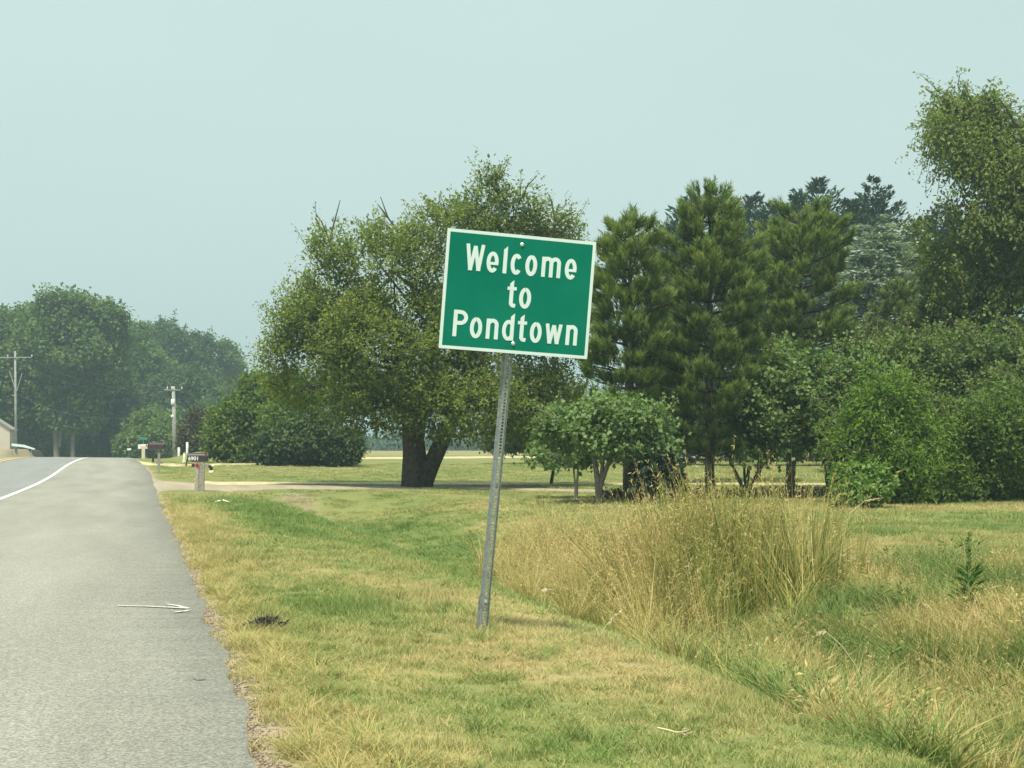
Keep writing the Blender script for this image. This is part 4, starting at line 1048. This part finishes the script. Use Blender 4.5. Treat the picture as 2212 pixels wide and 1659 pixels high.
broad('shrub', 'mid green round leaved shrub at the right edge by the lawn', 'shrub', [(2110, 1010, 80, 72), (2190, 1010, 80, 78), (2170, 920, 70, 60), (2080, 960, 56, 46), (2060, 1050, 50, 42), (2230, 920, 60, 90), (2140, 960, 90, 60), (2260, 1030, 70, 60)], 43, (2150, 1092), 5200, 9, .13, M_midsh, shoots=260, slen=2.1, twidth=.1, twigs=120, thr=0.33, lf=1.3, spr=0.51, lnarrow=.6, dj=.8, lump=.55, jit=.9)
broad('shrub', 'low lime green shrub at the foot of the glossy shrub', 'shrub', [(1838, 1040, 36, 34), (1880, 1040, 40, 22), (1850, 1070, 50, 26), (1905, 1052, 18, 12)], 38, (1860, 1098), 900, 8, .13, M_lime, twidth=.04, twigs=20, thr=.2, lf=1.6, spr=.25, lnarrow=.6, dj=.5)
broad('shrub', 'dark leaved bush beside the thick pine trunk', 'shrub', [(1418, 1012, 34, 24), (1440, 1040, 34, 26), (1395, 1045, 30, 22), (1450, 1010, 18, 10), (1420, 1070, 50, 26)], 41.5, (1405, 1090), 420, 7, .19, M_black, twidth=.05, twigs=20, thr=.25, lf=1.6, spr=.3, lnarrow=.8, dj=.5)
# litter strip under the trees; pine shade is put into its leaf colour
broad('undergrowth', 'low strip of dark shaded undergrowth beneath the pines', 'undergrowth', [(x, 1081, 34, 18) for x in range(1320, 1830, 36)], 45, (1600, 1092), 2600, 7, .12, leafmat('undergrowth_painted_shade', (.014, .016, .008), (.055, .055, .025), .1), twigs=0, limbs=False, thr=.1, spr=.22, dj=.3, kind='stuff', lump=.15, rd=.4)

# ---------------------------------------------------------------- shrubs and trees left of the great tree
M_leftb = leafmat('left_bright_leaves', (.045, .09, .016), (.18, .26, .05), .38)
broad('shrub', 'bright green tall shrub under the left side of the great tree', 'shrub', [(560, 895, 66, 56), (505, 925, 46, 50), (610, 870, 60, 46), (560, 850, 40, 34), (470, 950, 22, 34), (520, 975, 50, 26)], 89, (550, 999), 2800, 8, .26, M_leftb, shoots=120, slen=1.8, twidth=.2, twigs=60, thr=.26, lf=.7, spr=.6, dj=2, lump=.3)
broad('shrub', 'bright green shrub mass hugging the great tree low left boughs', 'shrub', [(650, 850, 50, 40), (700, 880, 60, 44), (620, 910, 60, 40)], 86, (660, 999), 1300, 8, .25, M_leftb, twidth=.2, twigs=30, thr=.26, lf=.7, spr=.6, dj=2, lump=.3)
broad('shrub', 'dark rounded evergreen shrub left of the split trunk', 'shrub', [(640, 955, 72, 46), (600, 972, 52, 32), (690, 950, 52, 46), (660, 930, 46, 36)], 84, (650, 1003), 2600, 8, .24, M_darksh, twidth=.15, twigs=20, thr=.18, lf=.7, spr=.5, dj=1.5, rd=1.1)
broad('shrub', 'small dark globe shaped shrub nearest the split trunk', 'shrub', [(748, 963, 34, 36), (715, 970, 34, 32)], 84, (742, 1000), 1100, 8, .22, M_darksh, twidth=.12, twigs=12, thr=.18, lf=.7, spr=.45, dj=.5)
broad('tree', 'olive brown drooping evergreen behind the mailboxes', 'tree', [(452, 885, 18, 14), (440, 905, 30, 18), (428, 930, 34, 20), (425, 955, 38, 22), (432, 975, 44, 16), (468, 900, 24, 16)], 120, (432, 986), 1500, 8, .32, leafmat('olive_brown_needles', (.035, .034, .016), (.10, .095, .042), .15), twidth=.2, twigs=10, thr=.2, lf=.6, spr=.7, lnarrow=.3, dj=1)
broad('shrub', 'shaded bush behind the right side of the split trunk', 'shrub', [(1160, 935, 70, 36), (1240, 930, 60, 40), (1090, 948, 50, 24), (1330, 930, 60, 44)], 96, (1200, 978), 2200, 7, .26, M_darksh, twidth=.12, twigs=12, thr=.15, lf=.6, spr=.6, dj=1.5)
broad('shrub', 'dark bush row filling the gap under the pines', 'shrub', [(x, 945, 60, 42) for x in range(1420, 2100, 75)], 92, (1700, 986), 3600, 7, .28, M_darksh, twidth=.12, twigs=12, thr=.12, lf=.6, spr=.7, dj=2)

# ---------------------------------------------------------------- far trees on the left
M_f1 = leafmat('far_leaves', (.035, .080, .024), (.19, .27, .075), .4)
M_f2 = leafmat('far_leaves_dark', (.024, .060, .026), (.12, .185, .065), .35)
def far(label, spec, D, base, n, mat, tw=.7, leaf=.55, **k):
    kw = dict(twigs=40, shoots=90, slen=1.5, thr=.30, lf=.28, spr=1.5, lump=.38, dj=7, lnarrow=.7, shell=.5); kw.update(k)
    broad('tree', label, 'tree', spec, D, base, n, 8, leaf, mat, twidth=tw, group='far woodland trees left of the road', **kw)
far('tall full tree behind the left utility pole', [(40, 720, 60, 50), (0, 740, 60, 60), (60, 790, 62, 60), (20, 850, 70, 70), (-40, 800, 60, 90), (60, 890, 60, 70)], 205, (30, 985), 4200, M_f1)
far('tallest far tree with pale twin trunks', [(130, 672, 52, 38), (180, 690, 46, 44), (95, 700, 45, 40), (150, 740, 80, 60), (225, 700, 40, 36), (252, 690, 20, 24), (200, 760, 60, 60), (130, 820, 70, 60), (235, 780, 36, 60), (160, 880, 60, 50)], 198, (122, 985), 5600, M_f1, tw=1.1,
    stems=[(118, 860, 122, 985, .8), (140, 850, 128, 960, .5), (160, 870, 157, 985, .6)], bark=M_bark_l)
far('dense lower tree right of the twin trunked tree', [(235, 850, 50, 56), (215, 910, 56, 50), (260, 900, 50, 50)], 215, (235, 985), 2400, M_f2)
far('light green far tree in front of the dark round one', [(290, 740, 26, 34), (310, 800, 44, 50), (280, 860, 44, 50), (350, 850, 56, 46)], 232, (300, 985), 2600, M_f1)
far('dark round headed far tree', [(352, 735, 34, 34), (378, 760, 34, 40), (350, 790, 50, 44)], 255, (360, 985), 2300, M_f2)
far('small rounded far tree right of the dark headed one', [(428, 765, 24, 30), (425, 800, 34, 36)], 262, (428, 985), 1300, M_f2)
far('far tree with a notched round top near the great tree', [(485, 772, 26, 28), (490, 810, 34, 34), (460, 830, 36, 30)], 268, (487, 985), 1500, M_f1)
far('wide spreading far tree low in the centre of the far wood', [(390, 840, 70, 36), (440, 870, 66, 40), (370, 900, 60, 46)], 226, (400, 985), 3200, M_f2)
far('hazy far tree against the great tree edge', [(525, 840, 30, 26), (500, 880, 50, 44), (545, 880, 34, 44)], 290, (520, 985), 1600, M_f2)
far('fresh green small tree beside the street sign', [(330, 925, 34, 30), (300, 955, 34, 26), (355, 950, 36, 30), (280, 972, 22, 16)], 172, (325, 990), 1900, M_f1, tw=.3, leaf=.4, spr=1.0, tintlo=.15)
far('dim tree behind the brown utility pole', [(400, 940, 44, 40), (450, 930, 50, 46), (480, 950, 40, 40)], 205, (430, 988), 1700, M_f2, tw=.3)
broad('woodland', 'mass of shaded undergrowth at the foot of the far trees', 'woodland', [(x, 948 + (x * 7 % 13), 40, 34) for x in range(-40, 560, 34)], 222, (200, 990), 5200, 7, .6, M_f2, twigs=0, limbs=False, thr=.1, spr=1.4, lf=.3, dj=14, kind='stuff')
broad('treeline', 'pale hazy tree line beyond the far field', 'tree line', [(x, 966 + (x * 13 % 9) - 4, 26, 16 + (x * 5 % 11)) for x in range(560, 2600, 30)], 360, (1300, 985), 9500, 6, .9, M_f2, twigs=0, limbs=False, thr=.1, spr=2.0, lf=.2, dj=30, kind='stuff')

# ---------------------------------------------------------------- grass: tufts and how they are spread
def blades(n, r0, hmin, hmax, wid, lean, curl, seg=2, seed=0, out=.6):
    g = np.random.default_rng(seed)
    a = g.random(n) * 6.283; rr = r0 * np.sqrt(g.random(n)); b = np.stack([rr * np.cos(a), rr * np.sin(a), 0 * a - .01], -1)
    az = a * out + (1 - out) * g.random(n) * 6.283 + g.normal(size=n) * .5
    d = np.stack([np.cos(az), np.sin(az), 0 * az], -1); h = hmin + (hmax - hmin) * g.random(n) ** 1.2
    ln = lean * (.3 + g.random(n)); cu = curl * (.3 + g.random(n))
    ws = np.stack([-np.sin(az + g.normal(size=n) * .9), np.cos(az + g.normal(size=n) * .9), 0 * az], -1); ws = unit(ws)
    V = []
    for k in range(seg + 1):
        t = k / seg
        c = b + UZ * (h * (t - .25 * cu * t * t))[:, None] + d * (h * (ln * t + cu * t * t))[:, None]
        wd = wid * (1 - t ** 1.5 * .92) * (.7 + .6 * g.random(n))
        V += [c - ws * wd[:, None] / 2, c + ws * wd[:, None] / 2]
    V = np.stack(V, 1)                      # n, 2(seg+1), 3
    F = np.array([[2 * k, 2 * k + 1, 2 * k + 3, 2 * k + 2] for k in range(seg)])
    FF = (np.arange(n)[:, None, None] * (2 * seg + 2) + F[None]).reshape(-1, 4)
    tint = np.repeat(g.random(n), seg)
    tips = (b, d, h, ln, cu)
    return V.reshape(-1, 3), FF, tint, tips
def proto(name, parts, mat, coll):
    V = np.concatenate([p[0] for p in parts]); off = np.cumsum([0] + [len(p[0]) for p in parts])
    F = np.concatenate([p[1] + o for p, o in zip(parts, off)]); T = np.concatenate([p[2] for p in parts])
    o = mesh_np(name, V, F, mat, attrs={'tint': ('FACE', T)}, link=False)
    coll.objects.link(o); return o
def heads(tips, frac, n, wid, L, spread, seed):
    g = np.random.default_rng(seed); b, d, h, ln, cu = tips; m = len(b); sel = g.random(m) < frac
    b, d, h, ln, cu = b[sel], d[sel], h[sel], ln[sel], cu[sel]; m = len(b)
    t = 1 - .24 * g.random((m, n)); hh = h[:, None]
    c = b[:, None, :] + UZ * (hh * (t - .25 * cu[:, None] * t * t))[..., None] + d[:, None, :] * (hh * (ln[:, None] * t + cu[:, None] * t * t))[..., None]
    c = c + g.normal(size=c.shape) * spread
    dr = d[:, None, :] * (ln + 2 * cu)[:, None, None] * .5 + UZ * .7 + g.normal(size=c.shape) * .5
    C = c.reshape(-1, 3); N = len(C)
    V = leafquads(C, dr.reshape(-1, 3), unit(g.normal(size=(N, 3))), L * (.6 + .8 * g.random(N)), wid)
    return V, qfaces(N), g.random(N) * .25
def scatter(name, label, pts, green, idx, rot, scl, coll, cat='grass'):
    V = pts.astype(np.float32); me = bpy.data.meshes.new(name); me.vertices.add(len(V)); me.vertices.foreach_set('co', V.ravel())
    for n_, ty, arr in (('green', 'FLOAT', green), ('idx', 'INT', idx), ('rot', 'FLOAT_VECTOR', rot), ('scl', 'FLOAT_VECTOR', scl)):
        a = me.attributes.new(n_, ty, 'POINT')
        a.data.foreach_set('vector' if ty == 'FLOAT_VECTOR' else 'value', np.asarray(arr, np.int32 if ty == 'INT' else np.float32).ravel())
    o = bpy.data.objects.new(name, me); COL.objects.link(o)
    tag(o, label, cat, kind='stuff')
    ng = bpy.data.node_groups.new(name, 'GeometryNodeTree')
    ng.interface.new_socket('Geometry', in_out='INPUT', socket_type='NodeSocketGeometry'); ng.interface.new_socket('Geometry', in_out='OUTPUT', socket_type='NodeSocketGeometry')
    N = ng.nodes; gi = N.new('NodeGroupInput'); go = N.new('NodeGroupOutput'); ip = N.new('GeometryNodeInstanceOnPoints'); ci = N.new('GeometryNodeCollectionInfo')
    ci.inputs['Collection'].default_value = coll; ci.inputs['Separate Children'].default_value = True; ci.inputs['Reset Children'].default_value = True
    def na(nm, ty):
        x = N.new('GeometryNodeInputNamedAttribute'); x.data_type = ty; x.inputs['Name'].default_value = nm; return x.outputs['Attribute']
    e2r = N.new('FunctionNodeEulerToRotation')
    ng.links.new(gi.outputs[0], ip.inputs['Points']); ng.links.new(ci.outputs[0], ip.inputs['Instance']); ip.inputs['Pick Instance'].default_value = True
    ng.links.new(na('idx', 'INT'), ip.inputs['Instance Index']); ng.links.new(na('rot', 'FLOAT_VECTOR'), e2r.inputs[0]); ng.links.new(e2r.outputs[0], ip.inputs['Rotation'])
    ng.links.new(na('scl', 'FLOAT_VECTOR'), ip.inputs['Scale']); ng.links.new(ip.outputs[0], go.inputs[0])
    md = o.modifiers.new('spread', 'NODES'); md.node_group = ng
    return o
def inpoly(x, y, poly):
    c = np.zeros(len(x), bool); n = len(poly)
    for i in range(n):
        x1, y1 = poly[i][:2]; x2, y2 = poly[(i + 1) % n][:2]
        k = (y1 > y) != (y2 > y)
        c ^= k & (x < (x2 - x1) * (y - y1) / ((y2 - y1) if y2 != y1 else 1e-9) + x1)
    return c
def in_view(x, y, pad=.06):
    q = (np.stack([x, y], -1) @ np.array([[RX[0], FX[0]], [RX[1], FX[1]]])); lim = IW / 2 / FPX + pad
    return (q[:, 1] > 4) & (np.abs(q[:, 0]) < q[:, 1] * lim + .5)
# where the uncut growth stands (world outlines)
tallP = [G(*p) for p in ((1075, 1240), (1085, 1280), (1200, 1325), (1300, 1370), (1440, 1425), (1540, 1400), (1650, 1350), (1725, 1315), (1768, 1282), (1772, 1250), (1730, 1215), (1600, 1195), (1400, 1180), (1200, 1170), (1080, 1165))]
midP = [G(*p) for p in ((1420, 1415), (1560, 1475), (1720, 1545), (1860, 1610), (1985, 1659), (2500, 1720), (2500, 1230), (2212, 1225), (1960, 1230), (1860, 1260), (1820, 1320), (1700, 1370), (1560, 1410))]
turfC = bpy.data.collections.new('turf_tufts'); tallC = bpy.data.collections.new('tall_tufts'); weedC = bpy.data.collections.new('weed_tufts'); headC = bpy.data.collections.new('seed_tufts')
for k in range(7):
    proto('turf_tuft_%d' % k, [blades(125, .15, .014, .040 + .012 * (k % 3), .0058, .8, .6, 2, 10 + k, .2)], M_turf, turfC)
def spread(x0, x1, y0, y1, dens, sc, zfun=None, seed=0):
    g = np.random.default_rng(seed); n = int((x1 - x0) * (y1 - y0) * dens)
    x = x0 + (x1 - x0) * g.random(n); y = y0 + (y1 - y0) * g.random(n)
    m = in_view(x, y); return x[m], y[m], np.full(m.sum(), sc)
parts_ = [spread(.3, 9, 5, 11, 90, .8, seed=1), spread(.3, 12, 11, 17, 66, .95, seed=2), spread(.2, 20, 17, 28, 34, 1.2, seed=3), spread(-.2, 36, 28, 46, 10, 1.7, seed=4), spread(1, 62, 46, 92, 3.2, 2.6, seed=5)]
x = np.concatenate([p[0] for p in parts_]); y = np.concatenate([p[1] for p in parts_]); s = np.concatenate([p[2] for p in parts_])
xr = x - bend(y)
edge = .60 + .28 * (fbm(y * 2.2, y * 0 + 3, 61) - .5) + .15 * (vnoise(y * 9, y * 0, 62) - .5)
cov = rng.random(len(x)) < sstep(0, .35, xr - edge + .1)
bare = vnoise(x * 3.1, y * 1.6, 88) > .10
m = cov & (xr > .56) & bare
dvp = [G(a, b) for a, b in ((296, 1070), (290, 1030), (420, 1040), (560, 1044), (760, 1048.5), (1000, 1050.5), (1400, 1061), (1400, 1067), (1000, 1058), (760, 1059.5), (560, 1061.5), (345, 1068))]
trp = [G(a, b) for a, b in ((438, 1046.5), (700, 1046), (1100, 1047.5), (1900, 1048.5), (1900, 1043.5), (1100, 1042.5), (700, 1041), (438, 1037))]
m &= ~inpoly(x, y, dvp) & ~inpoly(x, y, trp)
x, y, s = x[m], y[m], s[m]; n = len(x)
gr = greenness(x, y) + rng.normal(size=n) * .10; xr2 = x - bend(y)
hgt = s * (.7 + .5 * vnoise(x * 1.4, y * .8, 14) + .25 * rng.random(n)) * (1 + .9 * (fbm(x * 2.2, y * 1.5, 91) > .66)) * (1 + .12 * (xr2 < 1.3))
mm = inpoly(x, y, midP) | inpoly(x, y, tallP); hgt = np.where(mm, hgt * 1.8, hgt); hgt = np.where(y > 44, hgt * .42, hgt)
sc = np.stack([s, s, hgt], -1)
scatter('grass', 'short patchy green and straw mown grass of the verge', np.stack([x, y, ground(x, y)], -1), np.clip(gr, 0, 1), rng.integers(0, 7, n), np.stack([rng.normal(size=n) * .08, rng.normal(size=n) * .08, rng.random(n) * 6.28], -1), sc, turfC)
print('turf', n)
# tall dry grass: arching tufts (0-3) and stiff upright ones (4-6)
for k in range(7):
    if k < 4: b1_ = blades(36, .16, .45, 1.05, .0075, .18, .42 + .14 * k, 7, 40 + k, .8); hf = .5
    else: b1_ = blades(58, .16, .60, 1.10, .0080, .12, .10 + .05 * (k - 4), 6, 40 + k, .9); hf = .35
    b2_ = blades(60, .18, .18, .60, .010, .3, .6, 4, 60 + k, .6)
    proto('tall_tuft_%d' % k, [b1_[:3], (b2_[0], b2_[1], b2_[2] * .7 + .35), heads(b1_[3], hf, 14, .0065, .034, .005, 80 + k)], M_tall, tallC)
g = np.random.default_rng(5)
bb = np.array([[p.x, p.y] for p in tallP]); n = int(np.ptp(bb[:, 0]) * np.ptp(bb[:, 1]) * 11)
x = bb[:, 0].min() + np.ptp(bb[:, 0]) * g.random(n); y = bb[:, 1].min() + np.ptp(bb[:, 1]) * g.random(n)
m = inpoly(x, y, tallP) & (g.random(n) < .50 + .5 * sstep(5.2, 6.6, x)); x, y = x[m], y[m]; n = len(x); x = x + g.normal(size=n) * .20 - .1; y = y + g.normal(size=n) * .6
pk = G(1665, 1310); pk2 = G(1480, 1330); pk3 = G(1180, 1250)
h = .55 + 1.02 * np.exp(-(((x - pk.x) / 1.7) ** 2 + ((y - pk.y) / 2.6) ** 2)) + .24 * np.exp(-(((x - pk2.x) / 1.5) ** 2 + ((y - pk2.y) / 3) ** 2)) + .12 * np.exp(-(((x - pk3.x) / 1.4) ** 2 + ((y - pk3.y) / 3) ** 2)) + .35 * (fbm(x * 1.3, y * 1.1, 71) - .5) + .45 * (g.random(n) < .12)
gr = .36 + 1.1 * (fbm(x * 1.1, y * .8, 72) - .5) + g.normal(size=n) * .07 + .30 * np.exp(-(((x - pk.x) / 1.3) ** 2 + ((y - pk.y) / 2.0) ** 2))
scatter('tall_grass', 'tall dry tan grass with drooping seed heads filling the ditch', np.stack([x, y, ground(x, y) - .02], -1), np.clip(gr, 0, 1), np.where(g.random(n) < np.exp(-(((x - pk.x) / 1.9) ** 2 + ((y - pk.y) / 3.2) ** 2)) * .95 + .05, g.integers(4, 7, n), g.integers(0, 4, n)), np.stack([g.normal(size=n) * (.07 + .16 * (1 - sstep(5.6, 7.2, x))), g.normal(size=n) * (.07 + .16 * (1 - sstep(5.6, 7.2, x))), g.random(n) * 6.28], -1), np.stack([h * .8 + .2, h * .8 + .2, h], -1), tallC)
print('tall', n)
# ragged mid-height weeds to the right
M_weed = grassmat('ditch_weeds', [(0, (.52, .42, .19)), (.3, (.44, .40, .15)), (.55, (.27, .32, .10)), (1, (.13, .22, .06))])
for k in range(5):
    b1_ = blades(70, .17, .12, .42, .010, .35, .8, 4, 140 + k, .5); b2_ = blades(6, .14, .25, .55, .006, .15, .25, 5, 160 + k, .5)
    proto('weed_tuft_%d' % k, [b1_[:3], b2_[:3], heads(b2_[3], .5, 10, .007, .03, .004, 180 + k)], M_weed, weedC)
for k in range(3):
    g3 = np.random.default_rng(300 + k); n3 = 70; t3 = g3.random(n3); a3 = g3.random(n3) * 6.28; r3 = .12 * np.sqrt(g3.random(n3))
    c3 = np.stack([r3 * np.cos(a3), r3 * np.sin(a3), .05 + .30 * t3], -1); d3 = unit(np.stack([np.cos(a3), np.sin(a3), .25 + .3 * g3.random(n3)], -1))
    q3 = leafquads(c3, d3, unit(UZ + g3.normal(size=(n3, 3)) * .5), .05 + .05 * g3.random(n3), .014 + .010 * g3.random(n3))
    st = blades(12, .08, .25, .42, .008, .2, .2, 4, 330 + k, .6)
    proto('weed_tuft_%d' % (5 + k), [(q3, qfaces(n3), .45 + .45 * g3.random(n3)), st[:3]], M_weed, weedC)
bb = np.array([[p.x, p.y] for p in midP]); n = int(np.ptp(bb[:, 0]) * np.ptp(bb[:, 1]) * 24)
x = bb[:, 0].min() + np.ptp(bb[:, 0]) * g.random(n); y = bb[:, 1].min() + np.ptp(bb[:, 1]) * g.random(n)
m = inpoly(x, y, midP) & in_view(x, y); x, y = x[m], y[m]; n = len(x)
gr = .58 + 2.2 * (fbm(x * 1.2, y * .9, 73) - .5) + g.normal(size=n) * .12
h = .55 + .8 * fbm(x * 1.5, y * 1.1, 75) + .2 * g.random(n)
scatter('weeds', 'ragged green and tan weeds in the ditch at the lower right', np.stack([x, y, ground(x, y) - .01], -1), np.clip(gr, 0, 1), np.where(g.random(n) < .06, g.integers(5, 8, n), g.integers(0, 5, n)), np.stack([g.normal(size=n) * .15, g.normal(size=n) * .15, g.random(n) * 6.28], -1), np.stack([h * 0 + 1, h * 0 + 1, h], -1), weedC)
print('weeds', n)
# straw tufts along the broken shoulder edge and stray taller tufts in the mown verge
n = 620; y = 5 + 32 * g.random(n) ** 1.3; x = .70 + np.abs(g.normal(size=n)) * .28 + bend(y)
n2 = 170; y2 = 5 + 15 * g.random(n2); x2 = .9 + 3.2 * g.random(n2)
X = np.concatenate([x, x2]); Y = np.concatenate([y, y2]); n = len(X)
gr = np.concatenate([.12 + .3 * g.random(620), .75 + .2 * g.random(n2)])
scatter('edge_grass', 'straggling straw coloured and green tufts along the shoulder edge', np.stack([X, Y, ground(X, Y) - .01], -1), gr, g.integers(0, 5, n), np.stack([g.normal(size=n) * .2, g.normal(size=n) * .2, g.random(n) * 6.28], -1), np.stack([np.full(n, .5), np.full(n, .5), .12 + .17 * g.random(n)], -1), weedC)

# gravel crumbs along the edge
def crumbs(n, x, y, smin, smax, mat, name, label, dz=.0):
    g2 = np.random.default_rng(33); s = smin + (smax - smin) * g2.random(n) ** 2
    base = np.array([[1, 0, 0], [-1, 0, 0], [0, 1, 0], [0, -1, 0], [0, 0, .6], [0, 0, -.6]]) 
    V = base[None] * s[:, None, None] * (.6 + .8 * g2.random((n, 6, 1))); a = g2.random(n) * 6.28
    c, s_ = np.cos(a)[:, None], np.sin(a)[:, None]
    V = np.stack([V[..., 0] * c - V[..., 1] * s_, V[..., 0] * s_ + V[..., 1] * c, V[..., 2]], -1)
    V = V + np.stack([x, y, ground(x, y) + dz + s * .3], -1)[:, None, :]
    f = np.array([[0, 2, 4], [2, 1, 4], [1, 3, 4], [3, 0, 4], [2, 0, 5], [1, 2, 5], [3, 1, 5], [0, 3, 5]])
    F = (np.arange(n)[:, None, None] * 6 + f[None]).reshape(-1, 3)
    o = mesh_np(name, V.reshape(-1, 3), F, mat); tag(o, label, 'gravel', kind='stuff')
n = 3800; y = 5 + 24 * g.random(n) ** 1.4; x = .52 + np.abs(g.normal(size=n)) * .10 + bend(y)
crumbs(n, x, y, .004, .016, plain('edge_grit', (.26, .22, .17), .95, 0, .4, 60), 'gravel', 'crumbled grit and soil along the shoulder edge')

# ---------------------------------------------------------------- single plants, litter
def weed_plant(label, px, py, D, h, nl, mat, leaf=.12, spire=True, seed=1, wid=.25):
    b = P(px, py, D); gz = onground(b.x, b.y); g2 = np.random.default_rng(seed)
    root = thing('weed_plant', label, 'plant', gz)
    m = MB(); m.tube([(0, 0, -.05), (.01, 0, h * .5), (.02, 0, h)], [.012, .009, .004], 6, cap=False); m.build('stem', M_weedstem, root)
    t = g2.random(nl) ** .8; a = g2.random(nl) * 6.28
    r = np.where(t > .55, .3, 1.0) if spire else 1 - .5 * t
    c = np.stack([.02 * t, 0 * t, t * h], -1)
    d = np.stack([np.cos(a), np.sin(a), .5 + .5 * t], -1); L = leaf * r * (.6 + .7 * g2.random(nl))
    c2 = c + unit(d) * (g2.random(nl) * wid * h * r * (1.1 - t) * .8)[:, None]
    mesh_np('leaves', leafquads(c2, d, unit(UZ + g2.normal(size=(nl, 3)) * .4), L, L * .26), qfaces(nl), mat, root, attrs={'tint': ('FACE', g2.random(nl))})
M_weedstem = plain('weed_stem', (.12, .2, .06), .7)
M_wl = leafmat('weed_leaves', (.04, .095, .02), (.10, .20, .045), .3)
wp = G(2092, 1345); weed_plant('tall green spire shaped weed standing above the lower right grass', 2092, 1345, depth(wp), .92, 260, M_wl, .13, True, 3)
wp = G(1395, 1240); weed_plant('fresh green leafy weed poking out of the tan grass', 1395, 1240, depth(wp), .95, 160, M_lime, .20, False, 5, .4)
wp = G(1425, 1100); weed_plant('bright green seedling in front of the dark leaved bush', 1425, 1130, depth(G(1425, 1130)), .75, 80, M_lime, .20, False, 6, .4)
# long bleached stalks
M_stalk = plain('bleached_stalk', (.55, .50, .28), .8)
def stalk(label, pts, w_=.006, head=True):
    g0 = G(*pts[0]); D = depth(g0); q = [P(x, y, D - .02 * i) - g0 for i, (x, y) in enumerate(pts)]
    if q[1].z < 0: q = [Vector((v.x, v.y, v.z + .04)) for v in q]
    root = thing('grass_stalk', label, 'grass stalk', g0)
    m = MB(); m.tube(q, list(np.linspace(w_, w_ * .5, len(q))), 5); m.build('stem', M_stalk, root)
    if head:
        g2 = np.random.default_rng(len(label)); n = 40; t = g2.random(n)[:, None]; a = np.array(q[-2]); b = np.array(q[-1])
        C = a + (b - a) * t + g2.normal(size=(n, 3)) * .008; d = unit((b - a) + g2.normal(size=(n, 3)) * .3 * np.linalg.norm(b - a))
        mesh_np('seed_head', leafquads(C, d, unit(g2.normal(size=(n, 3))), .035, .008), qfaces(n), M_stalk, root)
stalk('long pale bent stalk arching over the green weeds', [(1880, 1560), (1872, 1500), (1850, 1440), (1818, 1395), (1785, 1365), (1768, 1370)], .006)
stalk('upright pale stalk in front of the tall tan grass', [(1668, 1410), (1672, 1360), (1675, 1290)], .005)
stalk('pale upright stalk near the bottom right corner', [(1998, 1655), (1990, 1600), (1978, 1555)], .005)
stalk('pale stalk nodding right above the tan grass clump', [(1805, 1290), (1818, 1180), (1835, 1110), (1868, 1082), (1902, 1077)], .005)
stalk('fallen pale stalk lying on the mown grass near the bottom', [(1420, 1590), (1440, 1594), (1462, 1600), (1485, 1598)], .006)
stalk('arching pale stalk left of the tan grass clump front', [(1290, 1385), (1310, 1350), (1340, 1322)], .005)
# litter
M_paper = plain('white_litter', (.80, .80, .74), .7, 0, .05)
def litter(label, px, py, wpx, hpx, seed, mat=None, name='litter'):
    g0 = G(px, py); k = depth(g0) / FPX; g2 = np.random.default_rng(seed)
    n = 9; mvs = []
    wd = wpx * k; dp = .24
    m = MB()
    for i in range(n):
        for j in range(4):
            mvs.append(((i / (n - 1) - .5) * wd, (j / 3 - .5) * dp * (.6 + .4 * math.sin(i)), .02 + hpx * k * (.25 + .35 * g2.random()) * math.sin(math.pi * (i + .5) / n)))
    m.add(mvs, [(i * 4 + j, i * 4 + j + 1, i * 4 + j + 5, i * 4 + j + 4) for i in range(n - 1) for j in range(3)])
    o = m.build(name, mat or M_paper); o.location = g0 + Vector((0, 0, .05)); so = o.modifiers.new('thick', 'SOLIDIFY'); so.thickness = .004
    tag(o, label, 'litter'); return o
litter('crumpled white paper litter in the grass near the brown mailbox', 479, 1091, 30, 10, 2)
litter('white wrapper lying at the edge of the tall tan grass', 1185, 1288, 28, 10, 3)
# dark clump of dead plant on the verge
b = G(577, 1358); root = thing('dead_plant', 'dark grey shrivelled plant clump lying on the verge', 'plant', b)
g2 = np.random.default_rng(9); n = 260; C = np.stack([g2.normal(size=n) * .055, g2.normal(size=n) * .05, .01 + .05 * g2.random(n)], -1); d = unit(np.stack([C[:, 0] * 8 + g2.normal(size=n) * .4, g2.normal(size=n) * .5, .4 + .5 * g2.random(n)], -1))
mesh_np('leaves', leafquads(C, d, rdir(n), .055, .014), qfaces(n), leafmat('dead_leaves', (.018, .020, .018), (.085, .085, .075), .05), root, attrs={'tint': ('FACE', g2.random(n))})
for (px, py, h_, sd_i, lb) in ((1110, 1150, 0, 1, None),):
    pass

# ---------------------------------------------------------------- haze
hz_ = MB(); hz_.box((0, 0, 20), (3400, 3400, 56))
mh = bpy.data.materials.new('smoke_haze'); mh.use_nodes = True; n = mh.node_tree; n.nodes.clear()
oo = n.nodes.new('ShaderNodeOutputMaterial'); pv = n.nodes.new('ShaderNodeVolumePrincipled')
pv.inputs['Color'].default_value = (.66, .88, .95, 1); pv.inputs['Density'].default_value = .00095; pv.inputs['Anisotropy'].default_value = .25
n.links.new(pv.outputs[0], oo.inputs['Volume'])
HZ = hz_.build('haze', mh); HZ['kind'] = 'stuff'; HZ['label'] = 'thin even smoke haze over the whole scene'
